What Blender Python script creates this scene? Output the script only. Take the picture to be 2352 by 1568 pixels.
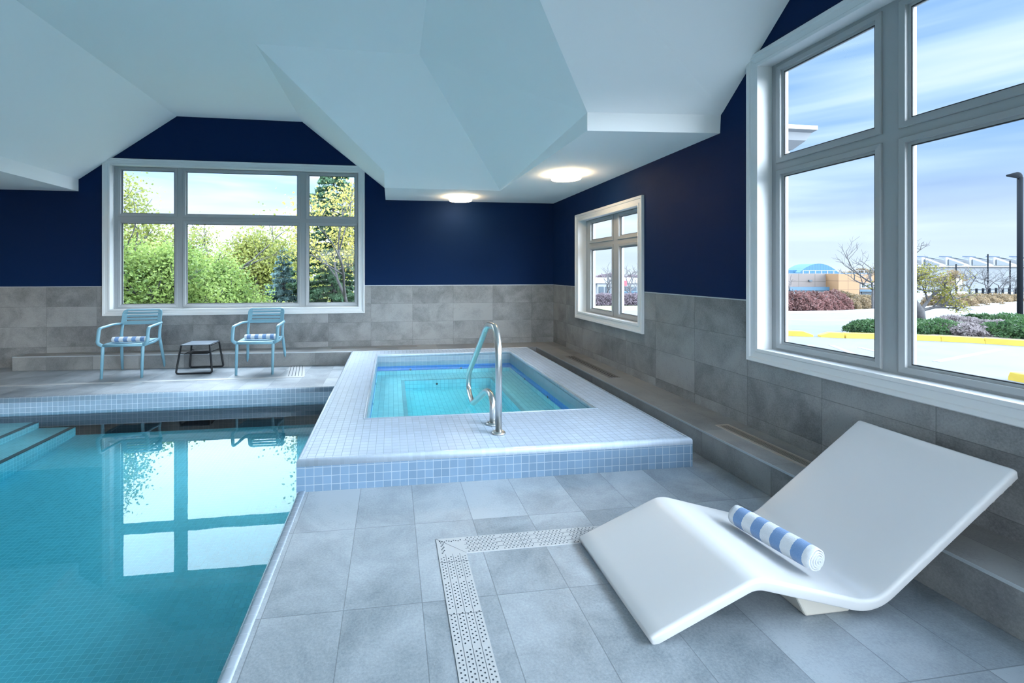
import bpy, bmesh, math, random
import numpy as np
from mathutils import Vector, Matrix, noise
R = math.radians
random.seed(7)
rng = np.random.default_rng(11)
scene = bpy.context.scene
for o in list(bpy.data.objects):
    bpy.data.objects.remove(o, do_unlink=True)
COL = scene.collection

# ------------------------------------------------------------------ camera
TH = math.atan(148 / 1045.33)
cd = bpy.data.cameras.new('camera')
cam = bpy.data.objects.new('camera', cd)
COL.objects.link(cam)
cam.location = (0, 0, 1.4)
cam.rotation_euler = (R(90), 0, -TH)
cd.sensor_fit = 'HORIZONTAL'
cd.sensor_width = 36
cd.lens = 36 * 1045.33 / 2352
cd.shift_x = 128 / 2352
cd.shift_y = -160 / 2352
cd.clip_start = .05
cd.clip_end = 600
scene.camera = cam

# ------------------------------------------------------------------ node helpers
class N:
    """small wrapper that makes node graphs short to write"""
    def __init__(s, tree): s.t = tree
    def node(s, kind, **kw):
        n = s.t.nodes.new(kind)
        for k, v in kw.items(): setattr(n, k, v)
        return n
    def put(s, sock, v):
        if isinstance(v, bpy.types.NodeSocket): s.t.links.new(v, sock)
        elif v is not None: sock.default_value = v
    def math(s, op, a, b=None, c=None, clamp=False):
        n = s.node('ShaderNodeMath', operation=op, use_clamp=clamp)
        for i, v in enumerate((a, b, c)):
            if v is not None: s.put(n.inputs[i], v)
        return n.outputs[0]
    def smooth(s, v, a, b, lo=0., hi=1.):
        n = s.node('ShaderNodeMapRange', interpolation_type='SMOOTHSTEP')
        for i, x in enumerate((v, a, b, lo, hi)): s.put(n.inputs[i], x)
        return n.outputs[0]
    def mix(s, f, a, b, mode='MIX'):
        n = s.node('ShaderNodeMix', data_type='RGBA', blend_type=mode)
        s.put(n.inputs[0], f); s.put(n.inputs[6], col4(a)); s.put(n.inputs[7], col4(b))
        return n.outputs[2]
    def noise(s, vec, scale, detail=4, rough=.5, dist=0.):
        n = s.node('ShaderNodeTexNoise')
        if vec is not None: s.put(n.inputs['Vector'], vec)
        n.inputs['Scale'].default_value = scale; n.inputs['Detail'].default_value = detail
        n.inputs['Roughness'].default_value = rough; n.inputs['Distortion'].default_value = dist
        return n.outputs[0]
    def ramp(s, f, stops):
        n = s.node('ShaderNodeValToRGB')
        s.put(n.inputs[0], f)
        e = n.color_ramp.elements
        e[0].position, e[0].color = stops[0][0], col4(stops[0][1])
        e[1].position, e[1].color = stops[-1][0], col4(stops[-1][1])
        for p, c in stops[1:-1]:
            x = e.new(p); x.color = col4(c)
        return n.outputs[0]
    def sep(s, v):
        n = s.node('ShaderNodeSeparateXYZ'); s.put(n.inputs[0], v); return n.outputs
    def comb(s, x, y, z):
        n = s.node('ShaderNodeCombineXYZ')
        for i, v in enumerate((x, y, z)): s.put(n.inputs[i], v)
        return n.outputs[0]

def col4(c):
    if isinstance(c, bpy.types.NodeSocket) or c is None: return c
    if isinstance(c, (int, float)): return (c, c, c, 1)
    return tuple(c) if len(c) == 4 else (*c, 1)

def srgb(r, g, b):
    f = lambda v: (v / 255 / 12.92) if v <= 10 else ((v / 255 + .055) / 1.055) ** 2.4
    return (f(r), f(g), f(b), 1)

# ------------------------------------------------------------------ sky
world = bpy.data.worlds.new('overcast_sky'); scene.world = world
world.use_nodes = True
wt = world.node_tree; wt.nodes.clear(); n = N(wt)
d = n.node('ShaderNodeTexCoord').outputs['Generated']
sx, sy, sz = n.sep(d)
az = n.math('ARCTAN2', sx, sy)                       # 0 = +Y, positive towards +X
el = n.math('ARCSINE', sz)
# streaky cloud layers near the horizon
inv = n.math('DIVIDE', 1., n.math('ADD', n.math('MAXIMUM', sz, 0.), .10))
cl = n.comb(n.math('MULTIPLY', n.math('MULTIPLY', sx, inv), .16), n.math('MULTIPLY', n.math('MULTIPLY', sy, inv), .16), n.math('MULTIPLY', el, 5.2))
c1 = n.noise(cl, 1.55, 5, .52, .35)
cloud = n.ramp(c1, [(.36, (.17, .36, .72)), (.46, (.29, .50, .84)), (.54, (.50, .70, .95)), (.66, (.84, .94, 1.))])
horizon = n.smooth(el, R(1), R(13), .75, 0.)
base = n.mix(horizon, cloud, (.80, .90, .98))
# bright veil where the sun stands behind the clouds (north-west), plus brightness added overhead
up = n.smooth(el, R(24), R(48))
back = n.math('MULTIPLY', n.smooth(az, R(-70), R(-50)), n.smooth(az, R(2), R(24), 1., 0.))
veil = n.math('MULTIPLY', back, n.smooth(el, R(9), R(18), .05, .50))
# low sky brightness added for room light, behind the viewer and to the right
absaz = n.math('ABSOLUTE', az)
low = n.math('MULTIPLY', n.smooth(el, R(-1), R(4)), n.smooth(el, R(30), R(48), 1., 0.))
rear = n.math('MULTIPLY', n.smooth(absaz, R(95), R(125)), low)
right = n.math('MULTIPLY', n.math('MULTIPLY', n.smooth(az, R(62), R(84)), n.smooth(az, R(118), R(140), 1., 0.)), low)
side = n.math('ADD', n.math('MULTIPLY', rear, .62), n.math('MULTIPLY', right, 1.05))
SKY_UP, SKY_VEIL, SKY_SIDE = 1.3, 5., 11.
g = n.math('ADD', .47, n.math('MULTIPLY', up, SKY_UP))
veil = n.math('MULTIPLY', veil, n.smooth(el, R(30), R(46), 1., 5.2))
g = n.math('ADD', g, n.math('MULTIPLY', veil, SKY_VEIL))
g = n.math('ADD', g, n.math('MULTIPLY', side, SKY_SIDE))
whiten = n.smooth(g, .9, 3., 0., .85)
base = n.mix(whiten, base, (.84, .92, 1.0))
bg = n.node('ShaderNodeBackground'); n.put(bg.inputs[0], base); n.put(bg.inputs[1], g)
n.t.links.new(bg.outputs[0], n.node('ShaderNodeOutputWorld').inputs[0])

scene.view_settings.view_transform = 'Standard'
scene.view_settings.look = 'None'
scene.view_settings.gamma = 1
scene.view_settings.use_curve_mapping = False
scene.view_settings.exposure = 1.42
try:
    scene.cycles.max_bounces = 14; scene.cycles.diffuse_bounces = 7; scene.cycles.glossy_bounces = 5
    scene.cycles.transparent_max_bounces = 24; scene.cycles.transmission_bounces = 8
except Exception: pass

# ------------------------------------------------------------------ materials
def mat(name, base=(.5, .5, .5), rough=.5, metal=0., spec=None, build=None):
    m = bpy.data.materials.new(name); m.use_nodes = True
    t = m.node_tree; b = t.nodes['Principled BSDF']; n = N(t)
    n.put(b.inputs['Base Color'], col4(base)); b.inputs['Roughness'].default_value = rough
    b.inputs['Metallic'].default_value = metal
    if spec is not None: b.inputs['Specular IOR Level'].default_value = spec
    if build: build(n, b)
    return m

def bump(n, b, h, strength=.2, dist=.01):
    k = n.node('ShaderNodeBump'); k.inputs['Strength'].default_value = strength; k.inputs['Distance'].default_value = dist
    n.put(k.inputs['Height'], h); n.put(b.inputs['Normal'], k.outputs[0])

def grid(n, size, off, w):
    """grout mask and one random value per tile, in object coordinates, on whichever two axes lie in the face"""
    p = n.sep(n.node('ShaderNodeTexCoord').outputs['Object'])
    nn = n.sep(n.node('ShaderNodeNewGeometry').outputs['True Normal'])
    mask = None; cells = []
    for i in range(3):
        q = n.math('DIVIDE', n.math('SUBTRACT', p[i], off[i]), size[i])
        fl = n.math('FLOOR', q)
        fr = n.math('ABSOLUTE', n.math('SUBTRACT', n.math('SUBTRACT', q, fl), .5))
        dist = n.math('MULTIPLY', n.math('SUBTRACT', .5, fr), size[i])
        line = n.smooth(dist, w * .55, w * 1.25, 1., 0.)
        flat = n.math('LESS_THAN', n.math('ABSOLUTE', nn[i]), .6)
        line = n.math('MULTIPLY', line, flat)
        cells.append(n.math('MULTIPLY', fl, flat))
        mask = line if mask is None else n.math('MAXIMUM', mask, line)
    wn = n.node('ShaderNodeTexWhiteNoise'); n.put(wn.inputs['Vector'], n.comb(*cells))
    return mask, wn.outputs['Value'], n.node('ShaderNodeTexCoord').outputs['Object']

def stone(size, off, dark, light, rough=.42, warm=0., grout=.0022):
    def f(n, b):
        mask, rnd, oc = grid(n, size, off, grout)
        shift = n.node('ShaderNodeVectorMath', operation='ADD'); n.put(shift.inputs[0], oc)
        n.put(shift.inputs[1], n.comb(n.math('MULTIPLY', rnd, 37.), n.math('MULTIPLY', rnd, 11.), n.math('MULTIPLY', rnd, 23.)))
        big = n.noise(shift.outputs[0], 2.6, 6, .62, .4)
        fine = n.noise(oc, 95., 4, .8)
        v = n.math('ADD', n.math('MULTIPLY', big, .72), n.math('MULTIPLY', fine, .42))
        v = n.math('ADD', v, n.math('MULTIPLY', n.math('SUBTRACT', rnd, .5), .16))
        c = n.ramp(v, [(.36, dark), (.68, light)])
        spots = n.smooth(n.noise(oc, 130., 2, .5), .66, .74)
        c = n.mix(n.math('MULTIPLY', spots, .35), c, light)
        c = n.mix(n.math('MULTIPLY', mask, .55), c, (dark[0] * .62, dark[1] * .62, dark[2] * .62))
        n.put(b.inputs['Base Color'], c)
        n.put(b.inputs['Roughness'], n.math('ADD', rough - .06, n.math('MULTIPLY', big, .14)))
        bump(n, b, n.math('SUBTRACT', n.math('MULTIPLY', fine, .12), mask), .25, .002)
    return f

def mosaic(tile, size=(.0545, .0545, .0545), off=(0, 0, 0), grout=(.62, .68, .72), rough=.28, vary=.12, gw=.0022, gmix=.8):
    def f(n, b):
        mask, rnd, oc = grid(n, size, off, gw)
        k = n.math('ADD', 1 - vary / 2, n.math('MULTIPLY', rnd, vary))
        k = n.math('MULTIPLY', k, n.math('ADD', .92, n.math('MULTIPLY', n.noise(oc, 3., 3), .16)))
        c = n.mix(1., (tile[0], tile[1], tile[2]), n.comb(k, k, k), 'MULTIPLY')
        c = n.mix(n.math('MULTIPLY', mask, gmix), c, grout)
        n.put(b.inputs['Base Color'], c)
        n.put(b.inputs['Roughness'], n.math('ADD', rough, n.math('MULTIPLY', mask, .4)))
        bump(n, b, n.math('SUBTRACT', 1., mask), .35, .0015)
    return f

M = {}
FD, FL = (.120, .150, .176), (.315, .360, .398)
M['floor_tile'] = mat('floor_tile', build=stone((.325, .605, 5.), (-.198, 1.928, -2), FD, FL, .40))
M['ledge_tile'] = mat('ledge_tile', build=stone((.62, .62, 5.), (.1, .05, -2), (.115, .12, .125), (.27, .275, .275), .33))
WD, WL = (.095, .099, .104), (.285, .288, .290)
def wallmat(name, size, off):
    def f(n, b):
        stone(size, off, WD, WL, .45)(n, b)
        z = n.sep(n.node('ShaderNodeTexCoord').outputs['Object'])[2]
        link = b.inputs['Base Color'].links[0].from_socket
        above = n.math('GREATER_THAN', z, 1.178)
        n.put(b.inputs['Base Color'], n.mix(above, link, (.0003, .0155, .066)))
        r = b.inputs['Roughness'].links[0].from_socket
        n.put(b.inputs['Roughness'], n.math('ADD', r, n.math('MULTIPLY', above, .25)))
        n.put(b.inputs['Specular IOR Level'], n.math('SUBTRACT', .5, n.math('MULTIPLY', above, .35)))
        k = b.inputs['Normal'].links[0].from_node
        n.put(k.inputs['Strength'], n.math('MULTIPLY', n.math('SUBTRACT', 1., above), .25))
    return mat(name, build=f)
M['wall_back'] = wallmat('wall_paint_and_tile_back', (.673, 5, .2975), (-.335, 0, -.0105))
M['wall_right'] = wallmat('wall_paint_and_tile_right', (5, .622, .2975), (0, 1.953, -.0105))
def ceil_b(n, b):
    oc = n.node('ShaderNodeTexCoord').outputs['Object']
    bump(n, b, n.noise(oc, 90., 3, .6), .06, .002)
M['ceiling'] = mat('matte_white_ceiling_paint', (.90, .92, .93), .85, spec=.2, build=ceil_b)
M['trim'] = mat('white_window_trim', (.68, .70, .71), .38)
M['outer_vinyl'] = mat('white_vinyl_sash', (.35, .37, .38), .35)
M['gasket'] = mat('dark_glazing_gasket', (.03, .035, .04), .6)
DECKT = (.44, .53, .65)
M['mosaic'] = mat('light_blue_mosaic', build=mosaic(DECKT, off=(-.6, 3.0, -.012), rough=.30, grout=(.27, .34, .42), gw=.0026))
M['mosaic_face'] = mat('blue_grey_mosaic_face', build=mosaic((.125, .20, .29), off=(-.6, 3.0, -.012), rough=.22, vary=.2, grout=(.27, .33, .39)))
M['bullnose'] = mat('glazed_bullnose_tile', build=mosaic((.42, .50, .60), size=(.0272, .0272, 9.), off=(-.6, 3., -3), rough=.12, grout=(.35, .42, .5), gw=.0014, gmix=.55))
M['coping'] = mat('glazed_coping_tile', build=mosaic((.46, .54, .63), size=(9., .05, 9.), off=(-4, 3., -3), rough=.12, grout=(.35, .42, .5), gw=.0018, gmix=.7))
M['pool_tile'] = mat('pool_basin_mosaic', build=mosaic((.27, .52, .60), size=(.037, .037, .037), off=(-.6, 5.68, .0), grout=(.62, .84, .88), rough=.35, gw=.0016, gmix=.75))
M['pool_wall'] = mat('pool_wall_mosaic', build=mosaic((.25, .35, .45), size=(.0545, .0545, .0545), off=(-.6, 5.68, .0), grout=(.62, .70, .76), rough=.3))
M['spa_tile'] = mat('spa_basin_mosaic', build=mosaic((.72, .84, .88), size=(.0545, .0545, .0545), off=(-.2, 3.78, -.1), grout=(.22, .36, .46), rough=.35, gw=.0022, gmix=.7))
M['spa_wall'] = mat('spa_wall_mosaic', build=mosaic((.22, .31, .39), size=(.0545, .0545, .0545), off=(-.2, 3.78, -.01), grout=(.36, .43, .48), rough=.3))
M['blue_band'] = mat('cobalt_waterline_tile', build=mosaic((.0, .17, .62), off=(-.2, 3.78, -.03), grout=(.02, .22, .55), rough=.2, gmix=.4))
M['dark_nosing'] = mat('black_step_nosing_tile', build=mosaic((.015, .03, .04), off=(-.6, 5.68, 0), grout=(.1, .15, .18), rough=.3))

def fresnel(n, ior):
    """the same reflectance from either side of a thin sheet"""
    fr = n.node('ShaderNodeFresnel'); bf = n.node('ShaderNodeNewGeometry').outputs['Backfacing']
    n.put(fr.inputs['IOR'], n.math('ADD', ior, n.math('MULTIPLY', bf, 1 / ior - ior)))
    return fr
def water(name, tint, density):
    m = bpy.data.materials.new(name); m.use_nodes = True; t = m.node_tree; t.nodes.clear(); n = N(t)
    out = n.node('ShaderNodeOutputMaterial')
    fr = fresnel(n, 1.38)
    tr = n.node('ShaderNodeBsdfTransparent')
    gl = n.node('ShaderNodeBsdfGlossy'); gl.inputs['Roughness'].default_value = .012; gl.inputs['Color'].default_value = (.86, .96, 1., 1)
    oc = n.node('ShaderNodeTexCoord').outputs['Object']
    k = n.node('ShaderNodeBump'); k.inputs['Strength'].default_value = .014; k.inputs['Distance'].default_value = .02
    n.put(k.inputs['Height'], n.noise(oc, 3.5, 2, .4)); n.put(gl.inputs['Normal'], k.outputs[0])
    mx = n.node('ShaderNodeMixShader'); n.put(mx.inputs[0], fr.outputs[0]); n.put(mx.inputs[1], tr.outputs[0]); n.put(mx.inputs[2], gl.outputs[0])
    n.put(out.inputs['Surface'], mx.outputs[0])
    va = n.node('ShaderNodeVolumeAbsorption'); va.inputs['Color'].default_value = col4(tint); va.inputs['Density'].default_value = density
    n.put(out.inputs['Volume'], va.outputs[0])
    return m
M['pool_water'] = water('pool_water', (.004, .70, .77), 1.08)
M['spa_water'] = water('spa_water', (.10, .90, .96), 1.3)

def glassy(name, tint=(.97, .985, .99), ior=1.45, smudge=False):
    m = bpy.data.materials.new(name); m.use_nodes = True; t = m.node_tree; t.nodes.clear(); n = N(t)
    out = n.node('ShaderNodeOutputMaterial')
    fr = fresnel(n, ior)
    tr = n.node('ShaderNodeBsdfTransparent'); tr.inputs['Color'].default_value = col4(tint)
    gl = n.node('ShaderNodeBsdfGlossy'); gl.inputs['Roughness'].default_value = 0.
    mx = n.node('ShaderNodeMixShader'); n.put(mx.inputs[0], n.math('MULTIPLY', fr.outputs[0], .2)); n.put(mx.inputs[1], tr.outputs[0]); n.put(mx.inputs[2], gl.outputs[0])
    last = mx.outputs[0]
    if smudge:      # specks of dried rain on the outside
        oc = n.node('ShaderNodeTexCoord').outputs['Object']
        mp = n.node('ShaderNodeMapping'); n.put(mp.inputs[0], oc); mp.inputs['Scale'].default_value = (1, 1, .45)
        sp = n.math('MULTIPLY', n.smooth(n.noise(mp.outputs[0], 75., 2, .5), .73, .77), n.smooth(n.noise(oc, 1.8, 2), .5, .62))
        df = n.node('ShaderNodeBsdfDiffuse'); df.inputs['Color'].default_value = (.25, .3, .35, 1)
        m2 = n.node('ShaderNodeMixShader'); n.put(m2.inputs[0], n.math('MULTIPLY', sp, .5)); n.put(m2.inputs[1], last); n.put(m2.inputs[2], df.outputs[0])
        last = m2.outputs[0]
    n.put(out.inputs['Surface'], last)
    return m
M['glass'] = glassy('window_glass')
M['glass_specks'] = glassy('window_glass_with_dried_rain', smudge=True)

def emit(name, c, s):
    def f(n, b):
        n.put(b.inputs['Emission Color'], col4(c)); b.inputs['Emission Strength'].default_value = s
    return mat(name, (.9, .88, .84), .4, build=f)
M['lamp'] = emit('lit_opal_glass', (1., .72, .42), 13.)
M['lamp_rim'] = mat('satin_nickel_rim', (.75, .74, .72), .3, 1.)
M['chair'] = mat('powder_blue_resin', (.165, .335, .42), .42)
M['black_metal'] = mat('anthracite_metal', (.010, .013, .017), .5, spec=.3)
M['eaves_paint'] = mat('pale_grey_eaves', (.21, .225, .24), .6)
M['dark_post'] = mat('matte_dark_post_paint', (.008, .010, .013), .95, spec=.04)
M['black_top'] = mat('anthracite_table_top', (.10, .135, .175), .30)
def steel_b(n, b):
    oc = n.node('ShaderNodeTexCoord').outputs['Object']
    n.put(b.inputs['Roughness'], n.math('ADD', .22, n.math('MULTIPLY', n.noise(oc, 60., 3, .6), .18)))
M['steel'] = mat('brushed_stainless_steel', (.60, .61, .60), .22, 1., build=steel_b)
M['chaise'] = mat('white_moulded_resin', (.545, .555, .565), .34)
M['chaise_base'] = mat('cream_resin_base', (.50, .48, .43), .45)
M['grate'] = mat('white_plastic_grating', (.37, .39, .405), .5)
M['grate_hole'] = mat('dark_drain_hole', (.03, .045, .06), .8)
M['vent_metal'] = mat('champagne_aluminium', (.55, .50, .44), .35, .6)
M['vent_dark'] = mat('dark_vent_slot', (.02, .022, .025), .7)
M['edge_metal'] = mat('tile_edge_trim_metal', (.50, .55, .58), .35, .5)

def towel(span, n_blue, phase=0.):
    def f(n, b):
        oc = n.node('ShaderNodeTexCoord').outputs['Object']
        x = n.sep(oc)[0]
        w = n.noise(oc, 120., 2, .5)
        q = n.math('ADD', n.math('DIVIDE', x, span / (2 * n_blue + 1)), n.math('MULTIPLY', n.math('SUBTRACT', w, .5), .12))
        q = n.math('ADD', q, (2 * n_blue + 1) / 2 + 20 + phase)
        odd = n.math('MODULO', n.math('FLOOR', q), 2.)
        fz = n.noise(oc, 420., 2, .6)
        blue = n.mix(fz, (.085, .19, .40), (.18, .32, .56))
        wh = n.mix(fz, (.48, .53, .58), (.72, .75, .78))
        n.put(b.inputs['Base Color'], n.mix(odd, wh, blue))
        b.inputs['Sheen Weight'].default_value = .3
        bump(n, b, n.math('ADD', fz, n.noise(oc, 150., 3, .7)), .7, .004)
    return f
M['towel_long'] = mat('striped_terry_cloth', rough=.95, build=towel(.415, 4, 0.))
M['towel_short'] = mat('striped_terry_cloth_short', rough=.95, build=towel(.465, 4, 0.))

def varied(name, a, b2, scale=3., rough=.85, fine=25.):
    def f(n, b):
        oc = n.node('ShaderNodeTexCoord').outputs['Object']
        v = n.math('ADD', n.math('MULTIPLY', n.noise(oc, scale, 5, .6), .6), n.math('MULTIPLY', n.noise(oc, fine, 3, .7), .4))
        n.put(b.inputs['Base Color'], n.ramp(v, [(.33, a), (.67, b2)]))
    return mat(name, rough=rough, build=f)
def leafmat(name, a, b2, scale=1.6):
    def f(n, b):
        oc = n.node('ShaderNodeTexCoord').outputs['Object']
        v = n.math('ADD', n.math('MULTIPLY', n.noise(oc, scale, 3, .6), .5), n.math('MULTIPLY', n.noise(oc, 14., 2, .6), .5))
        c = n.ramp(v, [(.36, a), (.64, b2)])
        n.put(b.inputs['Base Color'], c)
        b.inputs['Specular IOR Level'].default_value = .25
        out = [x for x in n.t.nodes if x.type == 'OUTPUT_MATERIAL'][0]
        tl = n.node('ShaderNodeBsdfTranslucent'); n.put(tl.inputs[0], c)
        mx = n.node('ShaderNodeMixShader'); mx.inputs[0].default_value = .45
        n.put(mx.inputs[1], b.outputs[0]); n.put(mx.inputs[2], tl.outputs[0]); n.put(out.inputs[0], mx.outputs[0])
    return mat(name, rough=.6, build=f)
M['asphalt'] = varied('worn_asphalt', (.042, .050, .060), (.066, .074, .085), 1.2, .9, 60.)
M['road'] = varied('road_asphalt', (.046, .055, .066), (.060, .070, .082), .4, .9, 12.)
M['yellow_paint'] = varied('yellow_kerb_paint', (.22, .155, .006), (.27, .20, .015), 6., .7)
M['line_paint'] = mat('white_road_paint', (.14, .145, .15), .8)
M['kerb_concrete'] = mat('pale_kerb_concrete', (.15, .16, .165), .85)
M['leaf_green'] = leafmat('maple_leaves', (.06, .13, .03), (.34, .44, .13))
M['leaf_olive'] = leafmat('olive_leaves', (.06, .09, .02), (.26, .27, .07))
M['leaf_yellow'] = leafmat('yellow_leaves', (.16, .18, .04), (.52, .44, .13))
M['needle_blue'] = leafmat('blue_spruce_needles', (.05, .11, .11), (.24, .37, .38))
M['needle_green'] = leafmat('dark_spruce_needles', (.02, .06, .035), (.12, .21, .12))
M['juniper'] = leafmat('juniper_green', (.008, .032, .012), (.05, .10, .035), 3.)
M['heather'] = leafmat('dry_silver_twigs', (.08, .07, .07), (.24, .21, .22), 3.)
M['red_hedge'] = leafmat('russet_leaves', (.05, .03, .03), (.18, .085, .08), 1.2)
M['brown_hedge'] = leafmat('brown_leaves', (.06, .05, .03), (.21, .15, .09), 1.2)
M['purple_hedge'] = leafmat('bare_purple_twigs', (.07, .06, .075), (.17, .13, .15), 1.2)
M['dry_grass'] = leafmat('dry_pale_grass', (.20, .19, .12), (.50, .46, .36), 1.)
M['bark'] = varied('grey_bark', (.025, .025, .028), (.07, .07, .075), 9.)
M['soil'] = varied('dark_mulch_soil', (.03, .025, .02), (.07, .055, .045), 6.)
M['lawn'] = varied('autumn_lawn', (.045, .075, .02), (.11, .13, .05), 1.5, .95, 40.)
# ------------------------------------------------------------------ object helpers
def link(name, me, material=None, parent=None, loc=None):
    o = bpy.data.objects.new(name, me); COL.objects.link(o)
    if material is not None:
        for m in (material if isinstance(material, (list, tuple)) else [material]): me.materials.append(M[m] if isinstance(m, str) else m)
    if parent is not None: o.parent = parent
    if loc is not None: o.location = loc
    return o

def tag(o, label, cat, group=None, kind=None):
    o['label'] = label; o['category'] = cat
    if group: o['group'] = group
    if kind: o['kind'] = kind
    return o

def thing(name, label, cat, loc=(0, 0, 0), rotz=0., group=None):
    o = bpy.data.objects.new(name, None); COL.objects.link(o)
    o.location = loc; o.rotation_euler = (0, 0, rotz); o.empty_display_size = .1
    return tag(o, label, cat, group)

def struct(o):
    o['kind'] = 'structure'; return o

def copy_tree(src, parent=None):
    c = src.copy(); COL.objects.link(c)
    if parent is not None: c.parent = parent
    for ch in [x for x in src.children]: copy_tree(ch, c)
    return c

class MB:
    """collects shapes, then builds one mesh object"""
    def __init__(s): s.v = []; s.f = []; s.m = []; s.sm = []
    def add(s, verts, faces, mi=0, smooth=False):
        k = len(s.v); s.v += [tuple(p) for p in verts]
        for f in faces: s.f.append(tuple(i + k for i in f)); s.m.append(mi); s.sm.append(smooth)
        return s
    def box(s, x0, x1, y0, y1, z0, z1, mi=0):
        v = [(x, y, z) for z in (z0, z1) for y in (y0, y1) for x in (x0, x1)]
        return s.add(v, [(0, 2, 3, 1), (4, 5, 7, 6), (0, 1, 5, 4), (2, 6, 7, 3), (0, 4, 6, 2), (1, 3, 7, 5)], mi)
    def prism(s, poly, z0, z1, mi=0):
        a = sum(poly[i][0] * poly[(i + 1) % len(poly)][1] - poly[(i + 1) % len(poly)][0] * poly[i][1] for i in range(len(poly)))
        if a < 0: poly = poly[::-1]
        k = len(poly)
        v = [(x, y, z0) for x, y in poly] + [(x, y, z1) for x, y in poly]
        return s.add(v, [tuple(range(k))[::-1], tuple(range(k, 2 * k))] + [(i, (i + 1) % k, (i + 1) % k + k, i + k) for i in range(k)], mi)
    def tube(s, pts, r, seg=12, mi=0, cap=True, flat=None, bend=0., steps=6):
        """sweep a round (or flattened) section along a path, rounding its corners"""
        P = [Vector(p) for p in pts]; rad = list(r) if isinstance(r, (list, tuple)) else [r] * len(P)
        if bend > 0:
            Q = [P[0]]; RR = [rad[0]]
            for i in range(1, len(P) - 1):
                a, b, c = P[i - 1], P[i], P[i + 1]
                d = min(bend, (a - b).length * .48, (c - b).length * .48)
                p0 = b + (a - b).normalized() * d; p2 = b + (c - b).normalized() * d
                for j in range(steps + 1):
                    t = j / steps
                    Q.append(p0 * (1 - t) ** 2 + b * 2 * t * (1 - t) + p2 * t * t); RR.append(rad[i])
            Q.append(P[-1]); RR.append(rad[-1]); P, rad = Q, RR
        T = []
        for i in range(len(P)):
            t = (P[min(i + 1, len(P) - 1)] - P[max(i - 1, 0)]); T.append(t.normalized() if t.length > 1e-9 else Vector((0, 0, 1)))
        ref = Vector((0, 0, 1)) if abs(T[0].z) < .9 else Vector((0, 1, 0))
        nrm = (ref - T[0] * ref.dot(T[0])).normalized()
        fx, fy = flat if flat else (1, 1)
        vs = []
        for i, p in enumerate(P):
            nrm = (nrm - T[i] * nrm.dot(T[i])).normalized(); bn = T[i].cross(nrm)
            for j in range(seg):
                a = 2 * math.pi * j / seg
                vs.append(p + (nrm * math.cos(a) * fx + bn * math.sin(a) * fy) * rad[i])
        fs = [(i * seg + j, i * seg + (j + 1) % seg, (i + 1) * seg + (j + 1) % seg, (i + 1) * seg + j) for i in range(len(P) - 1) for j in range(seg)]
        if cap: fs += [tuple(range(seg))[::-1], tuple(range((len(P) - 1) * seg, len(P) * seg))]
        return s.add(vs, fs, mi, True)
    def lathe(s, prof, c=(0, 0, 0), seg=32, mi=0):
        vs = [(c[0] + r * math.cos(2 * math.pi * j / seg), c[1] + r * math.sin(2 * math.pi * j / seg), c[2] + z) for r, z in prof for j in range(seg)]
        fs = [(i * seg + j, i * seg + (j + 1) % seg, (i + 1) * seg + (j + 1) % seg, (i + 1) * seg + j) for i in range(len(prof) - 1) for j in range(seg)]
        return s.add(vs, fs, mi, True)
    def mesh(s, name, bevel=0., seg=2, sharp=35, fix=False):
        me = bpy.data.meshes.new(name)
        me.from_pydata(s.v, [], s.f)
        me.polygons.foreach_set('material_index', s.m); me.polygons.foreach_set('use_smooth', s.sm)
        me.update()
        if bevel > 0 or fix:
            bm = bmesh.new(); bm.from_mesh(me)
            if fix: bmesh.ops.recalc_face_normals(bm, faces=bm.faces)
            if bevel > 0:
                bmesh.ops.remove_doubles(bm, verts=bm.verts, dist=1e-5)
                es = [e for e in bm.edges if len(e.link_faces) == 2 and e.calc_face_angle(0) > R(sharp)]
                bmesh.ops.bevel(bm, geom=es, offset=bevel, segments=seg, affect='EDGES', profile=.5, clamp_overlap=True)
            bm.to_mesh(me); bm.free()
        return me
    def build(s, name, material, parent=None, bevel=0., seg=2, loc=None, fix=False):
        return link(name, s.mesh(name, bevel, seg, fix=fix), material, parent, loc)

# ------------------------------------------------------------------ room shell
XR, YB = 2.745, 7.5
XL, YF = -8.0, -5.0
ZT = 4.0
def wall_with_holes(name, axis, u0, u1, holes, material, inner, outer, z0=-.6, z1=ZT):
    """wall along u; holes = [(ua, ub, za, zb)] sorted by ua"""
    mb = MB()
    def bx(a, b, za, zb):
        if b - a < 1e-4 or zb - za < 1e-4: return
        if axis == 'x': mb.box(a, b, min(inner, outer), max(inner, outer), za, zb)
        else: mb.box(min(inner, outer), max(inner, outer), a, b, za, zb)
    x = u0
    for a, b, za, zb in holes:
        bx(x, a, z0, z1); bx(a, b, z0, za); bx(a, b, zb, z1); x = b
    bx(x, u1, z0, z1)
    return struct(mb.build(name, material))
RW2 = (-4.5, -1.5, .5, 2.5)
BW = (-4.203, -.518, .82, 3.02)
RW = (-.32, 3.09, .805, 2.965)
SW = (4.745, 6.42, .80, 2.16)
wall_with_holes('wall_back', 'x', XL - .3, XR + .3, [BW], 'wall_back', YB, YB + .22)
wall_with_holes('wall_right', 'y', YF - .3, YB, [RW2, RW, SW], 'wall_right', XR, XR + .22)
FW1 = (-3.2, 2.3, .12, 2.5)

wall_with_holes('wall_front', 'x', XL - .3, XR + .3, [FW1], 'wall_back', YF, YF - .22)

wall_with_holes('wall_left', 'y', YF, YB, [], 'wall_right', XL, XL - .22)

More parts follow.
